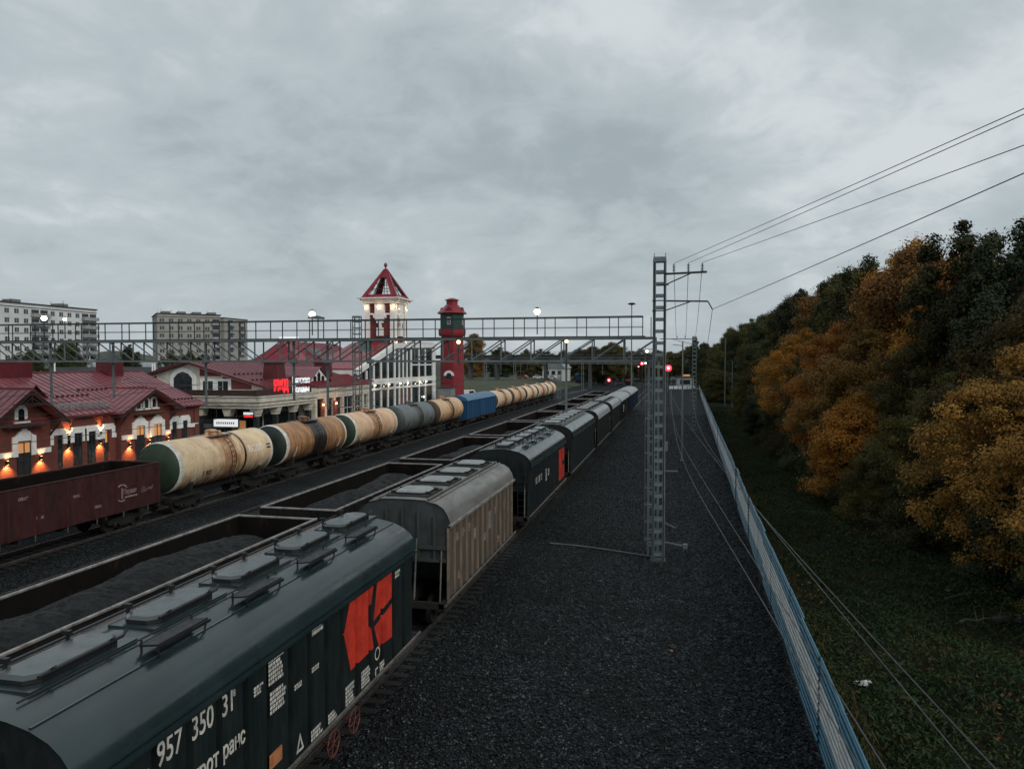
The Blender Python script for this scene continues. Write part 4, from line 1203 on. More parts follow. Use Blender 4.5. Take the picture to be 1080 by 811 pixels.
# unlit street lamp head at the railing
t = empty('street_lamp', (-17.9,GY-.42,10.12), 0, 'unlit grey lamp head on a short post at the railing beside the bright flood lamp', 'lamp')
b = MB(); b.prism([(-.42,.0),(.38,-.05),(.42,.05),(.1,.14),(-.36,.1)], -.13, .13, 'xz'); b.build('lamp_head', M['galv'], t, loc=(0,0,1.1))
MB().tube([(.1,0,0),(.1,0,1.1)],.03,6).build('lamp_post', M['galv_dark'], t)

# ------------------------------------------------------------------ overhead wires
def sag(p, q, s, n=24):
    p, q = Vector(p), Vector(q)
    return [p.lerp(q, i/n)-Vector((0,0,4*s*(i/n)*(1-i/n))) for i in range(n+1)]
def wire(name, pts, r, label, group, mat='wire'):
    me = MB().tube(pts, r, 6).build(name, M[mat])
    c = sum((Vector(p) for p in pts), Vector())/len(pts)
    return tag(me, label, 'wire', group)
WG = 'feeder wires on the mast arms'
mx = -.78
near = [((mx+.62,34,13.38),(2.6,14,13.6),(7.3,-12,14.4)), ((mx+1.25,34,13.38),(5.75,14,13.35),(11.6,-12,14.2)), ((mx+1.85,34,13.38),(5.55,13.9,12.15),(11,-12,13.5))]
near = [((mx+.62,34,13.42),(14.8,-12,13.95)), ((mx+1.25,34,13.42),(13.9,-12,13.7)), ((mx+1.85,34,13.42),(13.0,-12,12.35))]
nm = ['inner','middle','outer']
for i in range(3):
    wire('feeder_wire', sag(near[i][0], near[i][1], .12), .009, f'feeder wire rising from the {nm[i]} insulator of the nearest mast over the wood', WG)
    far = (2.2+(-2.2,-1.2,-.1)[i], 98.5, 12.5)
    wire('feeder_wire', sag(near[i][0], far, 1.5), .013, f'feeder wire sagging from the {nm[i]} insulator of the nearest mast to the next mast', WG)
wire('feeder_wire', sag((mx+2.3,34.1,11.35),(12.4,-12,14.1), .12), .011, 'lower thick wire rising from the bent tip of the lower cross arm', WG)
wire('feeder_wire', sag((mx+2.3,34.1,11.35),(3.2,98.5,9.6), 1.0), .012, 'lower wire running on from the bent arm tip towards the fence', WG)
CG = 'low wires passing over the yard and fence'
low = [((-2.6,98.5,9.9),(-.2,43,6.6),(1.25,13,6.5),(2.6,-3,6.5)), ((-.6,96,7.6),(-.34,30,6.5),(.95,10,6.5),(1.7,-2,6.5)),
       ((-.6,80,7.4),(-.13,21.5,6.5),(.83,9,6.5),(1.6,-2,6.5)), ((1.9,98.5,8.6),(.62,33,6.3),(1.45,13.5,6.3),(2.4,-3,6.3))]
lb = ['thin pale wire crossing over the fence into the verge','thin wire ending nearest the slim pole, over the gravel','thin wire lowest over the open gravel','thin pale wire from the fence mast down along the fence']
for k, (pts, l) in enumerate(zip(low, lb)):
    sm_ = []
    for a, c in zip(pts, pts[1:]):
        a, c = Vector(a), Vector(c); sm_ += [a.lerp(c, i/8) for i in range(8)]
    sm_.append(Vector(pts[-1]))
    for _ in range(12): sm_ = [sm_[0]]+[(sm_[i-1]+sm_[i]*2+sm_[i+1])/4 for i in range(1,len(sm_)-1)]+[sm_[-1]]
    wire('contact_wire', sm_, .0055, l, CG, 'wire_pale')
# catenary over the station side tracks: contact wire below, messenger above, droppers between
for x, lb in ((XT+.2,'catenary wires above the tank wagon track'),(TRK['outer']-.2,'catenary wires above the empty outer track'),(TRK['inner']-.3,'catenary wires above the empty inner track')):
    b = MB(); z0 = 6.55
    b.tube([(x,-6,z0),(x,GY,z0),(x,92,z0),(x,150,z0)], .011, 5)
    for a, c in ((-20,GY),(GY,92),(92,150)):
        p = sag((x,a,z0+1.35),(x,c,z0+1.35),.95)
        b.tube(p, .011, 5)
        for i in range(2,23,3): b.tube([p[i],(p[i][0],p[i][1],z0)], .005, 4)
    tag(b.build('catenary_wire', M['wire']), lb, 'wire', 'catenary wires')
# ------------------------------------------------------------------ light mast and cabinet at the platform
lm = lattice_mast('light_mast', -35.9, 79.2, 14.2, .85, .6, 'grey lattice light mast on the platform before the white facade', mat='galv', ladder=False, rung=.7)
b = MB(); b.box(-.3,1.9,-.4,.4,10.2,10.3); b.box(.3,1.6,-.35,.35,10.3,11.5); b.build('platform_box', M['galv'], lm)
t = empty('utility_cabinet', (-37.0,116.5,.55), 0, 'plain grey utility cabinet beside the foot of the red water tower', 'cabinet')
bevel(MB().box(-1.1,1.1,-1.2,1.2,0,4.2).build('cabinet_body', M['plastic_grey'], t), .03)
MB().box(-1.2,1.2,-1.3,1.3,4.2,4.32).build('cabinet_roof', M['galv_dark'], t)
b = MB(); b.box(1.1,1.13,-.5,.5,.3,2.3); d_ = b.build('door', M['plastic_grey'], t); MB().box(1.13,1.17,.3,.36,1.1,1.4).build('handle', M['steel_dark'], d_)
# flood light column far off
t = empty('lamp_column', (-8.9,150,0), 0, 'tall thin unlit lamp column with a flat round head behind the trains', 'lamp')
MB().tube([(0,0,0),(0,0,20.6)],[.16,.1],8).build('column', M['galv'], t, smooth=60)
MB().lathe([(.1,20.4),(.75,20.55),(.8,20.7),(.3,20.9)],(0,0,0),'z',16).build('lamp_head', M['galv_dark'], t)
# signals
def signal(x, y, z, label, r, aspects=2, white=False):
    t = empty('rail_signal', (x,y,0), 0, label, 'signal', 'red railway signals')
    MB().tube([(0,.12,0),(0,.12,z+.5)], .075, 8).build('signal_post', M['galv_dark'], t)
    b = MB(); b.prism([(-.3,-.75),(.3,-.75),(.38,-.55),(.38,.55),(.3,.75),(-.3,.75),(-.38,.55),(-.38,-.55)], .02, .1, 'xz'); b.build('signal_head', M['black'], t, loc=(0,0,z))
    for dz in ((.36,-.36) if aspects == 2 else (.0,)):
        hb = MB(); hb.lathe([(.2,-.3),(.2,.02)],(0,0,z+dz),'y',14,cap=False); hb.build('lens_hood', M['black'], t)
    dz = -.36 if aspects == 2 else 0
    MB().lathe([(.02,-.2),(r*.6,-.17),(r,-.03),(r,.0)],(0,0,z+dz),'y',16).build('red_lens', M['sig_red'], t, smooth=80)
    MB().lathe([(.01,-.03),(r*.35,.0),(r*.3,-.24),(.01,-.25)],(0,0,z+dz),'y',14).build('lens_core', M['sig_core'], t)
    if white: MB().lathe([(.02,-.2),(.2,-.15),(.24,0)],(.75,0,z+dz+.1),'y',14).build('white_lens', M['lamp_white'], t)
    MB().tube([(-.28,.2,.3),(-.28,.2,z)],.02,5).build('ladder', M['galv_dark'], t)
    return t
signal(-1.65,150,8.2,'red railway signal glowing beside the nearest lattice mast', .62)
signal(-6.9,152,9.1,'red railway signal with a white lamp beside it, above the blue end wagon', .36, white=True)
signal(-14.1,158,5.2,'low red railway signal at the end of the coal train', .36, 1)
signal(-12.0,240,7.6,'small far red signal between the tracks', .25, 1)
# cable duct and scraps on the gravel
p = [(-6.1,36.05,.03),(-4.5,35.7,.05),(-2.6,35.1,.04),(-1.0,34.45,.05)]
tag(MB().tube(p,.035,6).build('ground_cable', M['concrete']), 'pale cable lying on the gravel from the train to the mast foot', 'cable')
def scrap(name, x, y, z, s, seed, mat, label, cat):
    g = random.Random(seed); b = MB()
    for q in range(3):
        c = (g.uniform(-.5,.5)*s, g.uniform(-.25,.25)*s); k = []
        for i in range(7):
            a = i/7*6.283; rr_ = s*g.uniform(.25,.5); k.append((c[0]+math.cos(a)*rr_, c[1]+math.sin(a)*rr_*.6))
        top = s*g.uniform(.1,.3)
        n = len(k); vs = [(u,v,0) for u,v in k]+[(u*.7+c[0]*.3,v*.7+c[1]*.3,top) for u,v in k]
        b.add(vs, [(i,(i+1)%n,n+(i+1)%n,n+i) for i in range(n)]+[tuple(range(n,2*n))])
    return tag(b.build(name, mat, smooth=50, loc=(x,y,z)), label, cat)
scrap('plastic_scrap', 4.95,21.6,.22,.36,3,M['car_white'],'white plastic scrap lying in the weeds behind the fence','litter')
scrap('paper_scrap', -.14,23.3,.02,.13,5,M['orange_plate'],'small yellow scrap lying alone on the open gravel','litter')
scrap('boulder', 11.0,27.9,.3,.7,7,M['sleeper'],'grey boulder among the weeds under the golden tree','stone')
scrap('stone', 10.2,30.9,.3,.22,8,M['concrete'],'small pale stone in the shade under the wood','stone')
def branch(x, y, z, rz, ln, seed, label):
    g = random.Random(seed); b = MB(); p = [Vector((0,0,.1))]
    for i in range(6): p.append(p[-1]+Vector((ln/6, g.uniform(-.12,.12), g.uniform(-.03,.06))))
    b.tube(p, [.045-.006*i for i in range(7)], 6)
    for i in range(2,6): b.tube([p[i], p[i]+Vector((g.uniform(.1,.5), g.choice((-1,1))*g.uniform(.3,.6), g.uniform(.05,.4)))], [.02,.006], 5)
    return tag(b.build('fallen_branch', M['bark'], loc=(x,y,z), rz=rz), label, 'branch', 'fallen branches')
branch(9.6,29.5,.3,.7,2.6,1,'longer bare fallen branch lying under the wood edge')
branch(9.2,26.9,.3,.3,1.8,2,'shorter bare fallen branch lying nearest the bridge')
# ------------------------------------------------------------------ red brick station house
XF = -40.5
t = empty('brick_station', (-46.5, 38, 0), 0, 'old red brick station house with white window surrounds and burgundy metal roof', 'building')
ox, oy = t.location.x, t.location.y
def LX(x): return x-ox
def LY(y): return y-oy
BY0, BY1 = 14.0, 56.6
G2a, G2b, G1a, G1b = 46.9, 52.3, 36.2, 40.6
b = MB(); b.box(LX(-52.5),LX(XF),LY(BY0),LY(BY1),0,5.35)
# gable end walls
for y in (BY0, BY1): b.prism([(LX(-52.5),5.3),(LX(XF),5.3),(LX(-46.5),7.9)], LY(y)-.15 if y == BY1 else LY(y), LY(y) if y == BY1 else LY(y)+.15, 'xz')
# shallow projecting gable bays
for a, c, ap in ((G1a,G1b,7.0),(G2a,G2b,6.75)):
    b.prism([(LY(a),0),(LY(c),0),(LY(c),5.4),(LY((a+c)/2),ap),(LY(a),5.4)], LX(XF)-.2, LX(XF)+.45, 'yz')
for y in (BY0+.3, 41.2, 46.4, 52.7, BY1-.35): b.box(LX(XF)-.1,LX(XF)+.12,LY(y)-.3,LY(y)+.3,0,5.3)
wl = b.build('wall', M['brick'], t)
b = MB(); b.box(LX(-52.6),LX(XF)+.14,LY(BY0)-.1,LY(BY1)+.1,0,1.0); b.build('plinth', M['concrete'], wl)
b = MB()
for a, c, xx in ((BY0,G1a,0),(G1b,G2a,0),(G2b,BY1,0)): 
    b.box(LX(XF)-.1,LX(XF)+.16,LY(a),LY(c),5.1,5.22); b.box(LX(XF)-.1,LX(XF)+.24,LY(a),LY(c),5.22,5.34)
b.build('brick_cornice', M['brick_dark'], wl)
# roof
b = MB(); RXr, RZr = -46.5, 8.22
e0, e1 = LX(-40.0), LX(-53.1)
y0, y1 = LY(BY0)-.4, LY(BY1)+.45
for xe in (e0, e1):
    b.add([(xe,y0,5.42),(xe,y1,5.42),(LX(RXr),y1,RZr),(LX(RXr),y0,RZr),(xe,y0,5.3),(xe,y1,5.3),(LX(RXr),y1,RZr-.12),(LX(RXr),y0,RZr-.12)],
          [(0,1,2,3),(4,5,6,7),(0,1,5,4),(0,3,7,4),(1,2,6,5)])
ro = b.build('roof', M['roof_red'], t)
b = MB(); sl = (RZr-5.42)/(LX(RXr)-e0)
y = y0+.3
while y < y1:
    b.bar((e0,y,5.44),(LX(RXr),y,RZr+.02),.035,.05); b.bar((e1,y,5.44),(LX(RXr),y,RZr+.02),.035,.05); y += .58
b.bar((LX(RXr),y0,RZr+.04),(LX(RXr),y1,RZr+.04),.16,.08)
b.build('standing_seams', M['roof_red'], ro)
# snow guards along the eaves
for q in (.7,1.15):
    b = MB(); y = LY(41.2)
    while y < LY(46.6):
        x = e0-q; z = 5.42+sl*(-q)*1.0
        z = 5.42+(RZr-5.42)*(q/abs(LX(RXr)-e0))
        b.bar((x,y,z+.2),(x,y+.5,z+.2),.05,.06); b.bar((x,y,z+.09),(x,y+.5,z+.09),.05,.05); b.bar((x,y+.1,z),(x-.12,y+.3,z+.26),.05,.05)
        y += .55
    b.build('snow_guard', M['lid_light'], ro)
b = MB(); 
for (ya,yb_,q) in ((41.5,46.5,2.6),(46.5,54,3.4),(53.2,56.4,1.0)):
    y = LY(ya)
    while y < LY(yb_):
        z = 5.42+(RZr-5.42)*(q/abs(LX(RXr)-e0)); b.box(e0-q-.06,e0-q+.06,y,y+.18,z,z+.12); y += .45
b.build('snow_stop', M['timber_dark'], ro)
# gable roofs over the bays
for a, c, ap in ((G1a-.0,G1b+.0,7.35),(G2a,G2b,7.0)):
    m_ = (a+c)/2; ov = .75; fr = LX(-39.15)
    hw = (c-a)/2+ov; z_e = ap-hw*(ap-5.55)/((c-a)/2+.3)
    bk = LX(-44.5)
    b = MB()
    for s in (-1,1):
        b.add([(fr,LY(m_),ap),(fr,LY(m_)+s*hw,z_e),(bk,LY(m_)+s*hw,z_e),(bk,LY(m_),ap),(fr,LY(m_),ap-.14),(fr,LY(m_)+s*hw,z_e-.14),(bk,LY(m_)+s*hw,z_e-.14),(bk,LY(m_),ap-.14)],
              [(0,1,2,3),(4,5,6,7),(0,1,5,4),(1,2,6,5)])
    gr = b.build('gable_roof', M['roof_red'], t)
    b = MB(); x = fr-.3
    while x > bk:
        for s in (-1,1): b.bar((x,LY(m_),ap+.02),(x,LY(m_)+s*hw,z_e+.02),.035,.05)
        x -= .58
    b.bar((fr,LY(m_),ap+.03),(bk,LY(m_),ap+.03),.14,.07)
    b.build('standing_seams', M['roof_red'], gr)
    b = MB()
    for s in (-1,1):
        b.bar((fr-.03,LY(m_),ap-.2),(fr-.03,LY(m_)+s*hw,z_e-.2),.06,.2); b.bar((fr-.1,LY(m_)+s*(hw-.7),z_e-.05),(LX(XF)+.4,LY(m_)+s*(hw-.75),z_e-1.0),.1,.1)
    if a != G1a: b.box(LX(XF)+.45,LX(XF)+.9,LY(m_)-1.4,LY(m_)+1.4,4.95,5.03); b.build('gable_timber', M['timber_dark'], gr); continue
    b.bar((fr-.05,LY(m_)-hw*.45,ap-.95),(fr-.05,LY(m_)+hw*.45,ap-.95),.08,.12); b.bar((fr-.05,LY(m_),ap-.1),(fr-.05,LY(m_),ap-.95),.08,.08)
    b.bar((fr-.05,LY(m_),ap-.55),(fr-.05,LY(m_)+.6,ap-.95),.06,.06); b.bar((fr-.05,LY(m_),ap-.55),(fr-.05,LY(m_)-.6,ap-.95),.06,.06)
    b.box(LX(XF)+.45,LX(XF)+1.0,LY(m_)-1.4,LY(m_)+1.4,4.95,5.03)
    b.build('gable_timber', M['timber_dark'], gr)
# little triangular roof vent
b = MB(); y = LY(42.0); b.prism([(y-.9,6.5),(y+.9,6.5),(y,7.35)], LX(-42.7), LX(-45.0), 'yz'); b.build('roof_vent', M['timber_dark'], ro)
b = MB(); fr = LX(-42.5)
for s in (-1,1): b.add([(fr,y,7.45),(fr,y+s*1.15,6.4),(LX(-45.3),y+s*1.15,6.4),(LX(-45.3),y,7.45)], [(0,1,2,3)])
b.build('vent_roof', M['roof_red'], ro)
for (y, x, ww, zt) in ((43.4,-46.3,1.45,9.1),(52.95,-46.2,.85,9.1)):
    b = MB(); b.box(LX(x)-.6,LX(x)+.6,LY(y)-ww,LY(y)+ww,7.0,zt); c_ = b.build('chimney', M['roof_red_dark'], ro)
    MB().box(LX(x)-.7,LX(x)+.7,LY(y)-ww-.1,LY(y)+ww+.1,zt,zt+.08).build('chimney_cap', M['roof_red_dark'], t)
# openings
def bwin(y, w_, z0, z1, xf, lit=False, door=False, name=None):
    X = LX(xf); Y = LY(y)
    o = MB(); 
    o.box(X-.02,X+.02,Y-w_/2,Y-w_/2+.07,z0,z1); o.box(X-.02,X+.02,Y+w_/2-.07,Y+w_/2,z0,z1)
    o.box(X-.02,X+.02,Y-w_/2+.07,Y+w_/2-.07,z0,z0+.08); o.box(X-.02,X+.02,Y-w_/2+.07,Y+w_/2-.07,z1-.08,z1)
    o.box(X-.022,X+.026,Y-.03,Y+.03,z0+.08,z1-.08); zm = z0+(z1-z0)*.56
    o.box(X-.024,X+.028,Y-w_/2+.07,Y+w_/2-.07,zm-.045,zm+.045); o.box(X-.02,X+.024,Y-w_/2+.07,Y+w_/2-.07,z0+.5,z0+.54)
    f = o.build('door' if door else 'window', M['frame_dark'], t)
    if door:
        MB().box(X-.05,X-.002,Y-w_/2,Y+w_/2,z0,z1-.75).build('door_leaf', M['frame_dark'], f)
        MB().box(X-.05,X-.003,Y-w_/2,Y+w_/2,z1-.75,z1).build('pane', M['win_warm'] if lit else M['glass'], f)
    else:
        if lit:
            MB().box(X-.05,X-.003,Y-w_/2,Y+w_/2,zm,z1).build('pane', M['win_warm'], f); MB().box(X-.05,X-.003,Y-w_/2,Y+w_/2,z0,zm-.001).build('pane', M['glass_grey'], f)
        else:
            MB().box(X-.05,X-.003,Y-w_/2,Y+w_/2,zm,z1).build('pane', M['glass'], f); MB().box(X-.05,X-.003,Y-w_/2,Y+w_/2,z0,zm-.001).build('pane', M['glass_grey'], f)
def surround(y, w_, zt, xf, arch=False):
    """stepped white stucco head round an opening, open below"""
    X = LX(xf); Y = LY(y); a = w_/2; c = a+.34
    if arch:
        outer = [(Y-c-.0,zt-.95),(Y-c,zt+.28),(Y-c+.25,zt+.36),(Y-.32,zt+.62),(Y-.2,zt+.62),(Y-.16,zt+.78),(Y+.16,zt+.78),(Y+.2,zt+.62),(Y+.32,zt+.62),(Y+c-.25,zt+.36),(Y+c,zt+.28),(Y+c,zt-.95)]
    else:
        outer = [(Y-c,zt-.62),(Y-c,zt+.22),(Y-c+.13,zt+.3),(Y-c+.13,zt+.42),(Y+c-.13,zt+.42),(Y+c-.13,zt+.3),(Y+c,zt+.22),(Y+c,zt-.62)]
    poly = outer+[(Y+a,outer[-1][1]),(Y+a,zt),(Y-a,zt),(Y-a,outer[0][1])]
    b = MB(); b.prism(poly, X-.06, X+.1, 'yz'); b.build('window_surround', M['trim_white'], t)
def band(y0, y1, z, xf, h=.3):
    b = MB(); X = LX(xf); b.box(X-.06,X+.08,LY(y0),LY(y1),z-h/2,z+h/2); b.box(X-.05,X+.1,LY(y0)+.002,LY(y1)-.002,z+h/2-.06,z+h/2+.02); b.build('string_band', M['trim_white'], t)
xw = XF+.03; xg = XF+.48
ZT = 4.12
for y, lit in ((40.95+.35,0),(42.95,0),(44.25,0),(46.0,1)):
    pass
WY = [(41.6,.78,0),(43.3,.74,0),(44.55,.7,0),(46.05,.66,1)]
for y, w_, lit in WY: bwin(y,w_,1.9,ZT,xw,lit); surround(y,w_,ZT,xw)
for y, w_, lit in ((53.35,.62,0),(54.7,.62,0)): bwin(y,w_,1.9,ZT,xw,lit); surround(y,w_,ZT,xw)
band(42.35,42.55,3.62,xw); band(42.34,42.6,3.62,xw,.28); band(43.98,44.0,3.6,xw)
for a, c in ((42.33,42.6),(44.96,45.37),(46.73,46.85),(40.65,40.86),(52.4,52.7),(53.99,54.05),(55.35,56.4)): band(a,c,3.62,xw)
# bays
bwin(38.55,1.0,1.2,ZT-.05,xg,1,True); surround(38.55,1.0,ZT-.05,xg,True)
band(G1a+.05,37.7,3.3,xg); band(39.4,G1b-.05,3.3,xg)
bwin(48.85,.95,1.2,4.2,xg,1,True); surround(48.85,.95,4.15,xg,True)
bwin(50.75,.95,1.9,4.2,xg,1); surround(50.75,.95,4.15,xg,True)
band(G2a+.05,48.0,3.4,xg); band(51.6,G2b-.05,3.4,xg)
def arched(y, z, w_, h_, xf, sur):
    X = LX(xf); Y = LY(y); a = w_/2
    pts = [(Y-a,z)]+[(Y+math.cos(q)*a*-1,z+h_-a+math.sin(q)*a) for q in [i*math.pi/10 for i in range(11)]]+[(Y+a,z)]
    b = MB(); b.prism(pts, X-.03, X+.03, 'yz'); f = b.build('attic_window', M['glass'], t)
    o = a+sur
    op = [(Y-o,z-.06)]+[(Y-math.cos(q)*o,z+h_-a+math.sin(q)*o) for q in [i*math.pi/10 for i in range(11)]]+[(Y+o,z-.06)]
    b = MB(); b.prism(op, X-.07, X+.005, 'yz'); b.box(X-.02,X+.12,Y-o-.1,Y+o+.1,z-.16,z-.05); b.build('window_surround', M['trim_white'], f)
arched(38.4,5.35,.42,.75,xg,.26)
for y in (48.75,49.6,50.45): arched(y,5.5,.36,.66,xg,.2)
# wall lamps that wash the brick up and down
warm = (1,.42,.13)
def wall_lamp(y, xf, z=3.15, dirs=(1,-1)):
    X = LX(xf)+.1; Y = LY(y)
    b = MB(); b.box(X-.12,X+.05,Y-.06,Y+.06,z-.11,z+.11); o = b.build('wall_lamp', M['frame_dark'], t)
    for s in dirs:
        b = MB(); b.lathe([(.05,s*.112),(.05,s*.13)],(X,Y,z),'z',10); b.build('lamp_lens', M['lamp_warm'], o)
        li = bpy.data.lights.new('wall_lamp_light', 'SPOT'); li.energy = (260 if s < 0 else (170 if len(dirs) == 1 else 45)); li.color = warm; li.spot_size = R(112); li.spot_blend = .8; li.shadow_soft_size = .04
        lo = bpy.data.objects.new('wall_lamp_light', li); C.objects.link(lo); lo.parent = o
        lo.location = (X+.06,Y,z+s*.15); lo.rotation_euler = (0, R(180-24) if s > 0 else R(24), 0)
for y, xf in ((37.3,xg),(39.75,xg),(47.7,xg),(49.8,xg),(51.95,xg)): wall_lamp(y, xf, 2.85)
for y in (42.47,45.3): wall_lamp(y, xw, 3.3, (-1,)); wall_lamp(y, xw, 3.95, (1,))

# ------------------------------------------------------------------ newer station hall
t = empty('station_hall', (-46, 76, 0), 0, 'long cream station hall with gabled wing, corner canopy and burgundy roofs', 'building')
ox, oy = t.location.x, t.location.y
HX = -40.0
b = MB(); b.box(LX(-56.5),LX(HX),LY(66),LY(88),0,6.6); b.prism([(LX(-56.5),6.6),(LX(HX),6.6),(LX(-48.2),8.85)], LY(66), LY(66)+.3, 'xz'); wl = b.build('wall', M['trim_cream'], t)
b = MB(); yy = LY(66)
b.prism([(LX(-55.5),6.55),(LX(-52.0),6.55),(LX(-52.0),7.62),(LX(-55.5),6.68)], yy-.03, yy+.01, 'xz')
b.prism([(LX(-44.4),6.3),(LX(-41.2),6.3),(LX(-41.2),6.75),(LX(-44.4),7.6)], yy-.03, yy+.01, 'xz')
b.prism([(LX(-47.0),7.6),(LX(-44.6),7.6),(LX(-44.6),7.72),(LX(-47.0),8.35)], yy-.03, yy+.01, 'xz')
b.prism([(LX(-54.5),4.0),(LX(-50.3),4.0),(LX(-50.3),6.5),(LX(-54.5),6.5)], yy-.03, yy+.01, 'xz'); b.build('brick_infill', M['brick_dark'], wl)
# big pointed window and the pair beside it
b = MB(); x = LX(-48.9); b.prism([(x-1.5,5.85),(x+1.5,5.85),(x+1.5,7.6),(x+.9,8.25),(x,8.5),(x-.9,8.25),(x-1.5,7.6)], yy-.08, yy-.01, 'xz'); f = b.build('window_surround', M['trim_white'], t)
b = MB(); b.prism([(x-1.05,5.95),(x+1.05,5.95),(x+1.05,7.4),(x+.6,7.85),(x,8.05),(x-.6,7.85),(x-1.05,7.4)], yy-.1, yy-.07, 'xz'); f = b.build('window', M['glass'], t)
b = MB()
for q in (-.36,.36): b.box(x+q-.035,x+q+.035,yy-.13,yy-.1,5.95,7.75)
for z in (6.6,7.3): b.box(x-1.03,x+1.03,yy-.126,yy-.102,z-.03,z+.03)
b.build('glazing_bar', M['frame_dark'], f)
b = MB(); x = LX(-45.2); b.box(x-1.75,x+1.75,yy-.06,yy-.01,5.9,7.35); b.build('window_surround', M['trim_white'], t)
for q in (-.85,.85):
    b = MB(); b.box(x+q-.55,x+q+.55,yy-.09,yy-.055,6.0,7.1); f = b.build('window', M['glass'], t); MB().box(x+q-.03,x+q+.03,yy-.11,yy-.09,6.0,7.1).build('glazing_bar', M['frame_white'], f)
# gable roof
b = MB(); ap = 9.08
for xe in (-57.2,-39.3):
    ze = 6.55
    b.add([(LX(xe),LY(65.3),ze),(LX(xe),LY(92),ze),(LX(-48.2),LY(92),ap),(LX(-48.2),LY(65.3),ap),(LX(xe),LY(65.3),ze-.16),(LX(xe),LY(92),ze-.16),(LX(-48.2),LY(92),ap-.16),(LX(-48.2),LY(65.3),ap-.16)],
          [(0,1,2,3),(4,5,6,7),(0,1,5,4),(0,3,7,4),(1,2,6,5)])
ro = b.build('roof', M['roof_red'], t)
b = MB(); y = LY(65.5)
while y < LY(92): b.bar((LX(-39.3),y,6.57),(LX(-48.2),y,ap+.02),.04,.05); y += .7
b.bar((LX(-57.2),LY(65.28),6.5),(LX(-48.2),LY(65.28),ap-.03),.05,.2); b.bar((LX(-39.3),LY(65.28),6.5),(LX(-48.2),LY(65.28),ap-.03),.05,.2)
b.build('standing_seams', M['roof_red_dark'], ro)
b = MB(); 
for q in (2.2,4.2):
    y = LY(66.5)
    while y < LY(80):
        z = 6.55+(ap-6.55)*q/8.9; b.box(LX(-39.3-q)-.05,LX(-39.3-q)+.05,y,y+.3,z,z+.14); y += .8
b.build('snow_stop', M['timber_dark'], ro)
# skirt roof on the platform side with dormer and chimneys
b = MB(); b.add([(LX(-37.9),LY(73.5),6.25),(LX(-37.9),LY(88),6.25),(LX(-41.2),LY(88),7.5),(LX(-41.2),LY(73.5),7.5)], [(0,1,2,3)])
b.add([(LX(-37.9),LY(73.5),6.25),(LX(-41.2),LY(73.5),7.5),(LX(-41.2),LY(73.5),6.25)], [(0,1,2)])
sk = b.build('skirt_roof', M['roof_scarlet'], t)
b = MB(); y = LY(73.7)
while y < LY(88): b.bar((LX(-37.9),y,6.27),(LX(-41.2),y,7.52),.04,.05); y += .6
b.build('standing_seams', M['roof_red_dark'], sk)
b = MB(); y = LY(77.0); b.prism([(y-2.5,6.75),(y+2.5,6.75),(y,8.35)], LX(-39.6), LX(-44.5), 'yz'); dm = b.build('dormer', M['trim_white'], t)
b = MB()
for q, h in ((-.95,.55),(0,1.0),(.95,.55)): b.prism([(y+q-.34,6.9),(y+q+.34,6.9),(y+q+.34,6.95+h*.7),(y+q,6.95+h),(y+q-.34,6.95+h*.7)], LX(-39.6)-.002, LX(-39.6)+.04, 'yz')
b.build('dormer_window', M['glass'], dm)
b = MB()
for s in (-1,1): b.add([(LX(-39.3),y,8.5),(LX(-39.3),y+s*2.9,6.65),(LX(-45),y+s*2.9,6.65),(LX(-45),y,8.5)], [(0,1,2,3)])
b.build('dormer_roof', M['roof_red'], dm)
for yc_, xx, zt in ((70.6,-41.4,9.15),(82.0,-41.6,9.1)):
    b = MB(); b.add([(LX(xx)+sx_*q,LY(yc_)+sy*q*1.0,z) for z,q in ((6.6,1.35),(7.3,.85),(8.9,.75)) for sx_,sy in ((-1,-1),(1,-1),(1,1),(-1,1))],
        [(i*4+j,i*4+(j+1)%4,(i+1)*4+(j+1)%4,(i+1)*4+j) for i in range(2) for j in range(4)])
    b.box(LX(xx)-.9,LX(xx)+.9,LY(yc_)-.9,LY(yc_)+.9,8.9,zt); b.build('chimney', M['roof_red_dark'], t)
# corner canopy
b = MB(); Z = 4.65
b.box(LX(-47.5),LX(-38),LY(62),LY(73),Z,Z+.28); b.box(LX(-47.5),LX(-37.85),LY(61.85),LY(73.1),Z+.28,Z+.62); b.box(LX(-47.5),LX(-37.7),LY(61.7),LY(73.2),Z+.62,Z+1.08)
b.box(LX(-47.5),LX(-37.6),LY(61.6),LY(73.3),Z+1.08,Z+1.16)
cn = b.build('canopy', M['trim_cream'], t)
b = MB(); b.box(LX(-47.4),LX(-38.3),LY(62.1),LY(62.3),Z+1.16,Z+1.72); b.box(LX(-38.5),LX(-38.3),LY(62.3),LY(72.8),Z+1.16,Z+1.72); b.build('terrace_parapet', M['timber_dark'], cn)
for x, y in ((-38.6,62.6),(-41.5,62.6),(-44.4,62.6),(-38.6,66),(-38.6,69.4),(-38.6,72.6)):
    b = MB(); b.box(LX(x)-.2,LX(x)+.2,LY(y)-.2,LY(y)+.2,.5,3.9); c_ = b.build('canopy_column', M['galv_dark'], t)
    b = MB(); b.prism([(LX(x)-.24,3.9),(LX(x)+.24,3.9),(LX(x)+.5,4.64),(LX(x)-.5,4.64)], LY(y)-.4, LY(y)+.4, 'xz'); b.build('capital', M['trim_cream'], c_)
b = MB(); b.box(LX(-47.5),LX(-40.02),LY(65.9),LY(65.98),.5,4.6); b.build('shopfront_glazing', M['glass'], t)
b = MB()
for x in (-47,-45.6,-44.2,-42.8,-41.4,-40.2): b.box(LX(x)-.05,LX(x)+.05,LY(65.82),LY(65.9),.5,4.6)
b.build('shopfront_frame', M['timber_dark'], t)
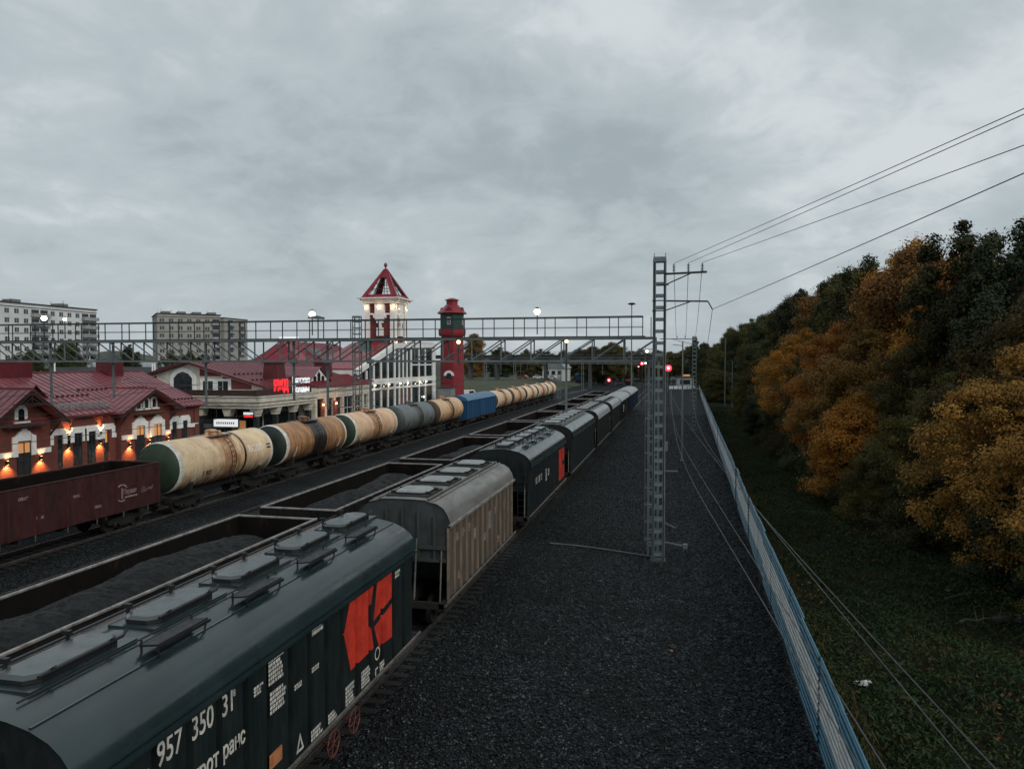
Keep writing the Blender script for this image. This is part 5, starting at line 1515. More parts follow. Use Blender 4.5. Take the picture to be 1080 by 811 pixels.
b = MB(); b.box(LX(HX)+.0,LX(HX)+.06,LY(66.1),LY(73.0),.6,4.5); b.build('shopfront_glazing', M['glass'], t)
# platform front: cream piers, dark glazing, lit red pilasters
b = MB(); X = LX(-38.2); b.box(X-1.6,X,LY(73.4),LY(88),5.0,6.0); b.box(X-1.6,X+.15,LY(73.3),LY(88.1),5.75,6.2); en = b.build('entablature', M['trim_cream'], t)
for y in (73.7,76.0,78.2,80.4,83.6,86.0,87.7):
    MB().box(X-.5,X-.02,LY(y)-.22,LY(y)+.22,.5,5.0).build('pier', M['trim_cream'], t)
for a, c in ((74.0,75.7),(76.3,77.9),(78.5,80.1),(80.7,83.3),(83.9,85.7),(86.3,87.4)):
    b = MB(); b.box(X-.4,X-.3,LY(a),LY(c),.8,5.0); f = b.build('window', M['glass'], t)
    b = MB(); 
    for z in (2.2,3.6): b.box(X-.3,X-.27,LY(a),LY(c),z-.04,z+.04)
    b.box(X-.301,X-.265,LY((a+c)/2)-.04,LY((a+c)/2)+.04,.8,5.0); b.build('glazing_bar', M['frame_white'] if a > 80 else M['frame_dark'], f)
for y in (75.0,78.2):
    b = MB(); b.box(X-.02,X+.1,LY(y)-.38,LY(y)+.38,.8,4.6); o = b.build('red_pilaster', M['brick'], t)
    for z in (2.0,4.3):
        MB().box(X+.1,X+.22,LY(y)-.07,LY(y)+.07,z-.1,z+.1).build('wall_lamp', M['lamp_warm'], o)
        li = bpy.data.lights.new('pilaster_light','POINT'); li.energy = 22; li.color = (1,.35,.15); li.shadow_soft_size = .08
        lo = bpy.data.objects.new('pilaster_light', li); C.objects.link(lo); lo.parent = o; lo.location = (X+.38,LY(y),z)
# main red hall roof behind, and its lit white sign
b = MB(); b.box(LX(-57.5),LX(-49),LY(91),LY(111.5),0,8.2); b.build('rear_wall', M['trim_cream'], t)
b = MB(); y0, y1 = LY(90), LY(112.5)
b.add([(LX(-48.3),y0,8.3),(LX(-48.3),y1,8.3),(LX(-53.2),y1-3,11.9),(LX(-53.2),y0+3,11.9),(LX(-58.1),y0,8.3),(LX(-58.1),y1,8.3)], [(0,1,2,3),(3,2,5,4),(0,3,4),(1,5,2)])
mr = b.build('main_roof', M['roof_scarlet'], t)
b = MB(); y = y0+4.5
while y < y1-3: b.bar((LX(-48.3),y,8.33),(LX(-53.2),y,11.93),.06,.06); y += 1.0
b.build('standing_seams', M['roof_red_dark'], mr)
for (ya, za, q) in ((99,9.2,1.2),(103.5,9.8,1.0),(98,10.4,.9)):
    xx = -48.3-(za-8.3)/3.6*4.9
    b = MB(); b.box(LX(xx)-.9,LX(xx)+.5,LY(ya)-1.2,LY(ya)+1.2,za-.9,za+.7*q); b.build('roof_light', M['lid_light'], mr)
t2 = empty('light_box_sign', (-50.8,91.5,11.2), 0, 'long glowing white sign box on the ridge of the scarlet roof', 'sign')
b = MB(); b.box(-2.0,.8,-.1,.1,.75,1.25); b.build('sign_face', M['sign_box'], t2)
b = MB()
for x in (-1.9,-.6,.7): b.bar((x,.1,-2.4),(x,.1,1.2),.07,.07)
b.build('sign_stand', M['galv_dark'], t2)
# roof letters
t2 = empty('roof_sign', (-38.3,64.9,5.8), 0, 'glowing red railway letters with two lines of white writing on the canopy roof', 'sign')
text_mesh('РЖД', 1.5, face_px(.05,.15,.4), M['sign_red'], t2, 'red_letters', .06, .78, bold=.04)
text_mesh('Вятские', .95, face_px(.05,3.75,1.05), M['sign_white'], t2, 'white_letters', .03, 1.0, bold=.02)
text_mesh('Поляны', .95, face_px(.05,3.75,.1), M['sign_white'], t2, 'white_letters', .03, 1.0, bold=.02)
b = MB()
for y in (.2,1.3,2.4,4.2,5.8,7.2): b.bar((0,y,0),(0,y,1.9 if y < 3 else 1.7),.04,.04)
for z in (.4,1.4): b.bar((0,.1,z),(0,7.4,z),.04,.04)
b.build('letter_frame', M['galv_dark'], t2)
t2 = empty('shop_sign', (-41.2,61.9,3.2), 0, 'glowing white sign hanging under the corner canopy', 'sign')
bevel(MB().box(-1.4,1.1,-.12,0,-.25,.45).build('sign_face', M['sign_box'], t2), .03); b = MB(); b.box(-1.5,1.2,.0,.1,-.33,.53); b.bar((-1.2,.05,.5),(-1.2,.05,1.5),.05,.05); b.bar((.9,.05,.5),(.9,.05,1.5),.05,.05); b.build('sign_case', M['galv_dark'], t2)
scribble(t2, 0, 0, .01, 0, .01, 0, M['black']) if False else None
b = MB(); 
for i in range(9): b.box(-1.1+i*.22,-1.1+i*.22+.13,-.126,-.121,0,.2)
b.build('sign_lettering', M['plastic_grey'], t2)
t2 = empty('clock_board', (-38.55,62.0,4.05), 0, 'small red and white lit board at the canopy corner', 'sign')
MB().box(-1.0,.1,-.12,0,-.25,.35).build('board_case', M['black'], t2); b = MB(); b.box(-.95,.05,-.14,-.121,.05,.28); b.build('white_strip', M['sign_white'], t2); b = MB(); b.box(-.9,.0,-.14,-.121,-.18,.0); b.build('red_strip', M['sign_red'], t2)
t2 = empty('kiosk', (-43.2,62.6,.5), 0, 'dark grey kiosk standing under the corner canopy', 'kiosk')
bevel(MB().box(-1.6,1.8,0,2.0,0,2.75).build('kiosk_body', M['galv'], t2), .03); b = MB(); b.box(-1.2,1.2,-.04,0,.9,2.2); b.build('kiosk_window', M['glass'], t2); MB().box(-1.7,1.9,-.1,2.1,2.75,2.85).build('kiosk_roof', M['galv_dark'], t2)
t2 = empty('lit_poster', (-40.3,62.8,.55), 0, 'narrow amber lit panel behind the canopy column', 'sign')
MB().box(-.35,.35,0,.12,.6,2.9).build('panel_face', M['win_warm'], t2); b = MB(); b.box(-.42,.42,.12,.2,.5,3.0); b.box(-.06,.06,.12,.2,0,.5); b.build('panel_frame', M['frame_dark'], t2)

# ------------------------------------------------------------------ white grid facade
t = empty('white_hall', (-46,104,0), 0, 'white station block with tall gridded glazing and a sloping parapet', 'building')
ox, oy = t.location.x, t.location.y
X = LX(-40.0)
b = MB(); b.prism([(LY(88.3),.3),(LY(120.2),.3),(LY(120.2),12.1),(LY(101.5),11.7),(LY(88.3),8.0)], LX(-46.5), X-.55, 'yz'); wl = b.build('wall', M['facade_white'], t)
b = MB(); b.prism([(LY(88.25),8.05),(LY(101.5),11.75),(LY(120.25),12.15),(LY(120.25),12.27),(LY(101.5),11.87),(LY(88.25),8.17)], LX(-46.8), X-.52, 'yz'); b.build('roof', M['roof_scarlet'], t)
b = MB(); b.prism([(LY(88.3),.5),(LY(119.8),.5),(LY(119.8),11.6),(LY(101.7),11.2),(LY(88.3),7.5)], X-.55, X-.1, 'yz'); b.build('glazing', M['glass'], t)
b = MB()
for p, q in (((88.3,7.6),(101.5,11.25)),((101.5,11.3),(120.2,11.75))):
    b.prism([(LY(p[0]),p[1]-.25),(LY(q[0]),q[1]-.25),(LY(q[0]),q[1]+.45),(LY(p[0]),p[1]+.45)], X-.5, X+.12 if p[0] < 90 else X+.16, 'yz')
b.build('parapet', M['facade_white'], t)
def ztop(y): return 7.3+(y-88.3)*3.65/13.2 if y < 101.5 else 11.0+(y-101.5)*.025
for y, w_ in ((88.7,.6),(91.2,.5),(93.6,.5),(96.1,.55),(98.6,.5),(101.2,.7),(103.0,.5),(104.6,.5),(106.2,.5),(108.0,.7),(111.6,.5),(114.6,.5),(118.9,1.9)):
    b = MB(); b.box(X-.098,X+.04,LY(y)-w_/2*.8,LY(y)+w_/2*.8,.5,ztop(y)-.2); b.build('pilaster', M['facade_white'], t)
for z, h in ((6.35,.75),(5.3,.3)):
    b = MB(); b.box(X-.096,X+.0,LY(88.4),LY(119.9),z-h/2,z+h/2); b.build('grid_beam', M['facade_white'], t)
b = MB(); b.box(X-.097,X-.01,LY(108.3),LY(118),8.5,8.7); b.build('grid_beam', M['facade_white'], t)
for y in (103.8,107.1):
    MB().box(X-.095,X+.02,LY(y)-.45,LY(y)+.45,.6,5.0).build('red_panel', M['brick'], t)
for y in (88.7,93.6,98.6,103.0,106.2,111.6,114.6):
    o = MB().box(X+.1,X+.24,LY(y)-.09,LY(y)+.09,5.75,5.95).build('wall_lamp', M['lamp_white'], t)
    li = bpy.data.lights.new('facade_light','POINT'); li.energy = 7; li.color = (1,.78,.5); li.shadow_soft_size = .1
    lo = bpy.data.objects.new('facade_light', li); C.objects.link(lo); lo.parent = o; lo.location = (X+.45,LY(y),5.6)
o = MB().box(X+.0,X+.15,LY(113.6)-.12,LY(113.6)+.12,3.3,3.55).build('wall_lamp', M['lamp_white'], t)

# ------------------------------------------------------------------ clock tower
t = empty('station_tower', (-42.9,105,0), 0, 'square station tower with red glazed pyramid roof and floodlit cream corners', 'tower')
S = 2.45; Zc = 17.7
b = MB(); b.box(-S+.35,S-.35,-S+.35,S-.35,0,Zc); b.build('wall', M['brick_dark'], t)
for sx_ in (-1,1):
    for sy in (-1,1):
        b = MB(); b.box(min(sx_*S,sx_*(S-.82)),max(sx_*S,sx_*(S-.82)),min(sy*S,sy*(S-.82)),max(sy*S,sy*(S-.82)),0,Zc-.1)
        b.build('corner_pier', M['trim_white'], t)
for z, h, ex in ((Zc+.0,.5,.12),(Zc+.4,.3,.45),(Zc+.66,.16,.85)):
    MB().box(-S-ex,S+ex,-S-ex,S+ex,z,z+h).build('cornice', M['trim_white'], t)
for k, (nx_, ny_) in enumerate(((0,-1),(1,0),(0,1),(-1,0))):
    rz = math.atan2(ny_, nx_)+math.pi/2
    b = MB(); y = -S-.02
    # stepped white relief: wide above, narrowing, with a pendant
    b.prism([(-.75,17.6),(.75,17.6),(.75,16.0),(1.0,16.0),(1.0,15.55),(.72,15.55),(.72,15.2),(.5,15.2),(.5,14.8),(-.5,14.8),(-.5,15.2),(-.72,15.2),(-.72,15.55),(-1.0,15.55),(-1.0,16.0),(-.75,16.0)], y-.06, y+.42, 'xz')
    b.prism([(-.22,14.8),(.22,14.8),(.22,14.1),(.5,14.1),(.5,12.9),(-.5,12.9),(-.5,14.1),(-.22,14.1)], y-.04, y+.42, 'xz')
    b.box(-S+.8,S-.8,y+.1,y+.42,16.0,16.25)
    b.build('stepped_relief', M['trim_white'], t, rz=rz)
    b = MB(); b.box(.65,1.35,y+.3,y+.42,11.8,13.0); b.build('window', M['glass'], t, rz=rz)
# glazed pyramid
b = MB(); e = S+.25; za, zb = Zc+.82, 23.0; ap = .12
for k in range(4):
    rz = k*math.pi/2; c, s = math.cos(rz), math.sin(rz)
    def RT(p): return (p[0]*c-p[1]*s, p[0]*s+p[1]*c, p[2])
    def lerp(f, x): # point on the face at height fraction f and sideways fraction x
        hw = e+(ap-e)*f; return (x*hw, -hw, za+(zb-za)*f)
    for sgn in (-1,1):
        b.add([RT(lerp(0,sgn)),RT(lerp(0,sgn*.74)),RT(lerp(.72,sgn*.42)),RT(lerp(1,sgn*.9)),RT(lerp(1,sgn))], [(0,1,2,3,4)])
    b.add([RT(lerp(0,-.98)),RT(lerp(0,.98)),RT(lerp(.11,.8)),RT(lerp(.11,-.8))], [(0,1,2,3)])
    b.add([RT(lerp(.7,-.5)),RT(lerp(.7,.5)),RT(lerp(1,1)),RT(lerp(1,-1))], [(0,1,2,3)])
py = b.build('pyramid_roof', M['roof_scarlet'], t)
so = py.modifiers.new('thick','SOLIDIFY'); so.thickness = .12; so.offset = -1
b = MB()
for k in range(4):
    rz = k*math.pi/2; c, s = math.cos(rz), math.sin(rz)
    def RT(p): return Vector((p[0]*c-p[1]*s, p[0]*s+p[1]*c, p[2]))
    for x in (-.3,.3):
        b.bar(RT(lerp(.1,x)),RT(lerp(.72,x*.9)),.09,.09)
    for f in (.3,.5): b.bar(RT(lerp(f,-.75)),RT(lerp(f,.75)),.08,.08)
b.build('glazing_bar', M['frame_dark'], py)
b = MB(); b.lathe([(.1,22.8),(.1,23.3),(.2,23.35),(.26,23.6),(.2,23.85),(.05,23.95)],(0,0,0),'z',14); b.build('finial', M['roof_scarlet'], t)
MB().box(-S-.2,S+.2,-S-.2,S+.2,Zc+.8,Zc+.84).build('roof_deck', M['lid_light'], t)
for x, y in ((-2.0,-2.75),(0,-2.75),(2.0,-2.75),(2.75,-1.6),(2.75,1.6)):
    for z, en in ((17.2,13),(11.9,12)):
        if z < 15 and abs(x) < 1: continue
        o = MB().box(x-.08,x+.08,y-.08,y+.08,z-.35,z-.28).build('tower_lamp', M['lamp_warm'], t)
        li = bpy.data.lights.new('tower_light','POINT'); li.energy = en; li.color = (1,.72,.42); li.shadow_soft_size = .1
        lo = bpy.data.objects.new('tower_light', li); C.objects.link(lo); lo.parent = o; lo.location = (x*1.06,y*1.06,z)

# ------------------------------------------------------------------ water tower
t = empty('water_tower', (-39.6,128,0), 0, 'red and dark green old water tower with a lantern roof', 'tower')
n = 8
b = MB(); b.lathe([(2.15,0),(2.1,11.5),(1.95,13.6),(2.35,13.7),(2.45,14.2),(2.45,14.9),(2.2,15.0)],(0,0,0),'z',n); b.build('wall', M['wt_red'], t)
b = MB(); b.lathe([(2.12,14.9),(2.12,17.9)],(0,0,0),'z',n); g_ = b.build('tank_house', M['wt_green'], t)
b = MB(); b.lathe([(2.55,17.65),(2.7,17.8),(2.55,17.95),(1.5,18.9),(1.15,19.3),(1.1,19.32)],(0,0,0),'z',n); ro = b.build('roof', M['roof_scarlet'], t)
b = MB(); b.lathe([(1.02,19.2),(1.02,20.1)],(0,0,0),'z',n); b.build('lantern', M['wt_red'], ro)
b = MB(); b.lathe([(1.3,20.08),(1.3,20.2),(.5,20.5),(.1,20.55)],(0,0,0),'z',n); b.build('lantern_roof', M['roof_scarlet'], t)
for rz in (0, math.pi/2, -math.pi/2):
    b = MB(); y = -2.0
    b.box(-.3,.3,y-.06,y+.1,15.7,17.0); f = b.build('window', M['frame_white'], t, rz=rz+.0)
    b = MB(); b.box(-.22,-.03,y-.08,y-.05,15.8,16.88); b.box(.03,.22,y-.08,y-.05,15.8,16.88); b.build('pane', M['glass'], f)
    b = MB(); b.prism([(-.6,18.3),(.6,18.3),(0,18.85)], -2.1, -1.2, 'xz'); b.build('dormer', M['roof_red_dark'], t, rz=rz)
b = MB(); zc = 6.6
pts = [(math.cos(a)*.95, zc+math.sin(a)*.95) for a in [i*math.pi/12 for i in range(13)]]
b.prism([(.95,zc-.0)]+pts+[(-.95,zc),(-.5,zc)]+[(math.cos(a)*.5, zc+math.sin(a)*.5) for a in [math.pi-i*math.pi/8 for i in range(9)]]+[(.5,zc)], -2.06, -1.9, 'xz')
f = b.build('arched_surround', M['trim_white'], t, rz=.0); b = MB(); b.prism([(-.5,zc-.5),(.5,zc-.5)]+[(math.cos(a)*.5, zc+math.sin(a)*.5) for a in [i*math.pi/8 for i in range(9)]], -2.02, -1.92, 'xz'); b.build('pane', M['glass'], f)
# ------------------------------------------------------------------ apartment blocks behind the station
def block(name, loc, rz, W_, D_, H_, floors, cols, label, wall, balc, rows_from=3):
    """facade along local +x, facing local -y"""
    t = empty(name, loc, rz, label, 'apartment block')
    b = MB(); b.box(0,W_,0,D_,0,H_); b.build('wall', wall, t)
    b = MB(); b.box(-.3,W_+.3,-.3,D_+.3,H_,H_+.35); b.box(-.1,W_+.1,-.1,D_+.1,H_-1.1,H_-.9); ro = b.build('roof', M['galv_dark'], t)
    b = MB()
    for i in range(4): b.box(W_*(.1+.25*i),W_*(.1+.25*i)+3,D_*.3,D_*.6,H_+.35,H_+1.6)
    b.build('roof_house', M['concrete'], ro)
    b = MB()
    g = random.Random(int(W_*10))
    for i in range(9): x = g.uniform(0,W_); b.bar((x,D_*.2,H_+.3),(x,D_*.2,H_+g.uniform(1.5,3)),.08,.08)
    b.build('aerial', M['galv_dark'], ro)
    fh = (H_-1.2)/floors; cw = W_/cols
    wn = MB(); wn.box(-.75,.75,-.06,.05,0,1.45); w0 = wn.build('window', M['glass_grey'], t)
    p0 = MB(); p0.box(-.05,.05,-.09,-.06,0,1.45); p0.box(-.75,.75,-.085,-.06,.0,.06); pn = p0.build('window_frame', M['frame_white'], w0)
    first = True
    bl = set(balc)
    for r in range(rows_from, floors):
        for c in range(cols):
            if c in bl: continue
            if first: o = w0; first = False
            else:
                o = w0.copy(); C.objects.link(o); q = pn.copy(); C.objects.link(q); q.parent = o
            o.location = ((c+.5)*cw, 0, r*fh+1.0)
    for c in bl:
        for r in range(rows_from, floors):
            b = MB(); x0, x1 = c*cw+.1, (c+1)*cw-.1; z = r*fh+.25
            b.box(x0,x1,-1.25,0,z,z+.15); b.box(x0,x1,-1.25,-1.17,z+.15,z+1.15); b.box(x0,x0+.08,-1.17,0,z+.15,z+1.15); b.box(x1-.08,x1,-1.17,0,z+.15,z+1.15)
            o = b.build('balcony', M['balcony'], t)
            b = MB(); b.box(x0+.2,x1-.2,-.08,-.01,z+.3,z+2.3); b.build('balcony_door', M['glass'], o)
    return t
# long pale block: its front looks towards the tracks
block('apartment_block', (-197,146,0), R(90), 74, 13, 27.0, 9, 22, 'long pale nine storey apartment block with grey balconies', M['concrete_wall'], (7,8,14,15,20,21))
A = Vector((-191.7,244,0)); B_ = Vector((-175,259,0)); rz = math.atan2(B_.y-A.y, B_.x-A.x)
block('apartment_block', A, rz, 22.4, 27, 27.3, 9, 7, 'grey beige nine storey apartment block with a blank end wall', M['beige_wall'], (6,))
# balconies on the side of the second block that looks to the tracks: a low annex with its own balconies
C2 = Vector((-180,284.6,0)); rz2 = math.atan2(C2.y-B_.y, C2.x-B_.x)
t = empty('stair_wing', (B_.x+.4,B_.y+1,0), R(90), 'narrow wing with stacked balconies against the grey beige block', 'building')
MB().box(1,17,0,3,0,26.4).build('wall', M['beige_wall'], t); MB().box(.8,17.2,-.2,3.1,26.4,26.7).build('roof', M['galv_dark'], t)
for k in range(2):
    for r in range(4,9):
        b = MB(); x = 3+k*7.5; z = r*2.9+.3; b.box(x,x+4,-1.2,0,z,z+.15); b.box(x,x+4,-1.2,-1.1,z+.15,z+1.15); o = b.build('balcony', M['balcony'], t); MB().box(x+.3,x+3.7,-.06,-.0,z+.3,z+2.3).build('balcony_door', M['glass'], o)

# low houses and sheds between the station and the blocks
def shed(x, y, w_, d_, h, label, wall, roof, rz=0):
    t = empty('low_house', (x,y,0), rz, label, 'house')
    MB().box(-w_/2,w_/2,-d_/2,d_/2,0,h).build('wall', wall, t)
    b = MB(); b.prism([(-d_/2-.4,h),(d_/2+.4,h),(0,h+d_*.28)], -w_/2-.4, w_/2+.4, 'yz'); b.build('roof', roof, t)
    for q in (-.3,0,.3):
        b = MB(); b.box(q*w_-.6,q*w_+.6,-d_/2-.05,-d_/2+.02,h*.4,h*.4+1.4); f = b.build('window', M['frame_white'], t); MB().box(q*w_-.48,q*w_+.48,-d_/2-.07,-d_/2-.05,h*.4+.1,h*.4+1.3).build('pane', M['glass'], f)
shed(-104,118,16,9,5.6,'low white house with dark roof behind the brick station roof',M['concrete_wall'],M['galv_dark'],.6)
shed(-122,150,20,10,6.5,'low pale house before the long apartment block',M['beige_wall'],M['lid_light'],.9)
shed(-96,150,18,9,6.2,'low grey house before the grey beige block',M['balcony'],M['galv_dark'],.5)
shed(-84,128,12,8,5.2,'small pale shed behind the gabled station wing',M['concrete_wall'],M['galv'],.4)
# white posts standing behind the brick station
for i, (x, y, h) in enumerate(((-100.5,103,9.4),(-93,104,9.4),(-83.5,105,9.0),(-81.5,103,9.0),(-70,104,9.0))):
    t = empty('pale_post', (x,y,0), 0, 'pale lamp post behind the burgundy roof, %s from the frame edge of the station' % ['first','second','third','fourth','fifth'][i], 'post', 'pale posts behind the brick station')
    t['label'] = '%s of the pale posts behind the burgundy roof, counted towards the gabled hall' % ['first','second','third','fourth','fifth'][i]
    MB().tube([(0,0,0),(0,0,h)],[.16,.12],8).build('post_shaft', M['trim_white'], t)
    MB().box(-.5,.5,-.15,.15,h,h+.15).build('lamp_head', M['galv'], t)

# road overpass across the tracks far ahead
t = empty('overpass', (-50,262,0), 0, 'dark road overpass crossing the tracks far ahead on concrete piers', 'bridge')
b = MB(); b.box(-70,46,-4,4,10.2,11.4); b.box(-70,46,-4.4,4.4,11.4,11.6); b.build('deck', M['far_concrete'], t)
b = MB(); b.box(-70,46,-4.3,-4.25,12.5,12.58); b.box(-70,46,-4.3,-4.25,12.0,12.05)
for i in range(59): b.box(-70+i*2,-70+i*2+.06,-4.3,-4.24,11.6,12.55)
b.build('railing', M['galv_dark'], t)
for x in (-66,-48,-24,-14,4,20,40):
    MB().box(x-.35,x+.35,-2.5,2.5,0,10.2).build('pier', M['far_concrete'], t)
# far catenary portals
def portal(y, x0, x1, z, label):
    t = empty('catenary_portal', ((x0+x1)/2,y,0), 0, label, 'gantry', 'catenary portals beyond the lighting gantry'); o = t.location.x
    b = MB()
    for s in (-1,1):
        for q in (0,.9): b.bar((x0-o,s*.3,z+q),(x1-o,s*.3,z+q),.1,.1)
    b.build('truss_chord', M['truss'], t)
    b = MB(); n = int((x1-x0)/1.8); d = (x1-x0)/n
    for i in range(n):
        b.bar((x0-o+i*d,-.3,z),(x0-o+(i+.5)*d,-.3,z+.9),.06,.06); b.bar((x0-o+(i+.5)*d,-.3,z+.9),(x0-o+(i+1)*d,-.3,z),.06,.06)
    b.build('truss_web', M['truss'], t)
    for x in (x0,(x0+x1)/2-2,x1):
        b = MB()
        for dx in (-.3,.3): b.bar((x-o+dx,0,0),(x-o+dx,0,z+1.2),.14,.14)
        q = .4
        while q < z: b.bar((x-o-.3,0,q),(x-o+.3,0,q+.6),.07,.05); q += .9
        b.build('portal_leg', M['galv'], t)
    for x in (x0+4,x0+9,x1-12,x1-6.5):
        MB().bar((x-o,0,z-2.6),(x-o,0,z),.1,.1).build('hanger_post', M['truss'], t)
portal(178,-46.5,-5.4,8.6,'grey catenary portal behind the trains, nearer of two beyond the gantry')
portal(228,-50,-3,8.8,'grey catenary portal before the road overpass, farther of two')
# grassy bank with parked cars and a white house
b = MB(); g = random.Random(2); vs = []; fs = []
nx_, ny_ = 24, 14
for j in range(ny_+1):
    for i in range(nx_+1):
        x = -125+i*(95/nx_)*.93; y = 182+j*8.5
        e = min(1, i/3)*min(1, (nx_-i)/4)*min(1, j/3)
        vs.append((x, y, -.02+2.7*e+g.uniform(-.06,.06)*e))
for j in range(ny_):
    for i in range(nx_): a = j*(nx_+1)+i; fs.append((a,a+1,a+nx_+2,a+nx_+1))
M['bank'] = pm('bank_grass', (.04,.052,.022), (.058,.06,.028), scale=.2, rough=.95, world=True)
tag(MB().add(vs, fs).build('grass_bank', M['bank'], smooth=60), kind='structure')
t = empty('white_house', (-47.8,290,1.5), -.15, 'white gabled house standing beyond the grassy bank', 'house')
MB().box(-4.6,4.6,0,8,0,5.2).build('wall', M['concrete_wall'], t)
b = MB(); b.prism([(-5.1,5.1),(5.1,5.1),(3.4,7.0),(-3.4,7.0)], -.4, 8.4, 'xz'); b.build('roof', M['lid_light'], t)
for x in (-2.6,0,2.6):
    b = MB(); b.box(x-.9,x+.9,-.06,.02,2.4,4.2); f = b.build('window', M['frame_white'], t); b = MB(); b.box(x-.75,x+.75,-.08,-.06,2.5,4.1); b.build('pane', M['glass'], f)
b = MB(); b.box(-3.4,3.4,-.3,0,.2,1.9); b.build('porch', M['balcony'], t)
def car(x, y, z, rz, label, mat, van=False, group='cars parked on the far grassy bank'):
    t = empty('parked_van' if van else 'parked_car', (x,y,z), rz, label, 'van' if van else 'car', group)
    if van: pr = [(-2.5,.35),(2.5,.35),(2.55,.9),(2.2,1.15),(1.6,2.05),(-2.4,2.1),(-2.55,1.2)]
    else: pr = [(-2.1,.3),(2.1,.3),(2.15,.65),(1.9,.85),(1.0,.95),(.45,1.42),(-1.0,1.45),(-1.7,.98),(-2.1,.9)]
    bo = bevel(MB().prism(pr, -.85, .85, 'xz').build('body', mat, t), .08)
    b = MB(); gl = [(1.55,1.2),(1.3,1.85),(-.4,1.88),(-.4,1.2)] if van else [(.9,.98),(.42,1.36),(-.95,1.38),(-1.5,1.0)]
    b.prism(gl, -.865, .865, 'xz'); b.build('window', M['glass'], t)
    for wx in (-1.35,1.35):
        for s in (-1,1):
            b = MB(); b.lathe([(.05,s*.7),(.32,s*.7),(.32,s*.88),(.2,s*.9),(.05,s*.9)],(0,0,0),'z',14); w_ = b.build('wheel', M['black'], t); w_.rotation_euler = (R(90),0,0); w_.location = (wx,0,.32)
    for s in (-1,1): MB().box(2.12,2.18,s*.6-.15,s*.6+.15,.6,.75).build('headlight', M['lamp_white'] if False else M['lid_light'], t)
car(-58.5,282,2.6,2.9,'pale reddish car, first in the row before the white house',M['car_red']); car(-52.3,281,2.6,.2,'white car, middle one of the row before the white house',M['car_white']); car(-46.6,279,2.5,3.0,'white car directly before the white house door',M['car_white'])
car(-46.8,163,.6,1.2,'white van parked beside the red water tower',M['car_white'],True,'vans by the water tower'); car(-48.6,158,.6,1.5,'second white van, half behind the red tower foot',M['car_white'],True,'vans by the water tower')
# goods wagons far off
for i, (x, y0, lb, ms) in enumerate(((-41.5,318,'blue boxcar standing far off beyond the tank wagons',(M['blue_roof'],M['dark_blue'])),(-37.5,345,'dark blue boxcar far off beside the overpass',(M['galv_dark'],M['blue_side'])),(-30.5,300,'dark grey boxcar far off under the overpass',(M['galv_dark'],M['black'])))):
    boxcar('boxcar', x, y0, y0+14, lb, ms, 'boxcars standing far off')
# locomotive-like vehicle with red front at the end of the tracks
t = empty('locomotive', (-19.1,300,.18), 0, 'small far locomotive with a red and white front between the tracks', 'locomotive')
bevel(MB().box(-1.5,1.5,0,14,1.0,4.2).build('body', M['galv_dark'], t), .1); MB().box(-1.3,1.3,-.06,0,1.2,2.2).build('front_panel', M['car_red'], t); MB().box(-1.2,1.2,-.08,0,2.6,3.6).build('windscreen', M['glass'], t); MB().box(-1.4,1.4,.2,13.8,.4,1.0).build('underframe', M['steel_dark'], t)
for y in (3,11): bogie(t, y)
# level crossing, kiosks and cars at the far end of the yard
t = empty('white_barrier', (4,255,0), 0, 'low white concrete barrier closing the far end of the gravel yard', 'barrier')
for i in range(9): MB().box(-6.5+i*1.5,-6.5+i*1.5+1.3,-.2,.2,0,.95+.1*(i%2)).build('barrier_block', M['trim_white'], t)
t = empty('roadside_kiosk', (3.0,275,0), .1, 'small kiosk with a lit reddish sign at the far end of the yard', 'kiosk')
MB().box(-3,3,0,4,0,3.6).build('wall', M['balcony'], t); MB().box(-3.3,3.3,-.4,4.3,3.6,3.9).build('roof', M['galv_dark'], t); b = MB(); b.box(-1.2,1.6,-.5,-.4,3.9,4.6); b.build('sign_face', M['win_warm'], t); b = MB(); b.box(-1.8,1.8,-.05,0,1.0,2.6); b.build('window', M['glass'], t)

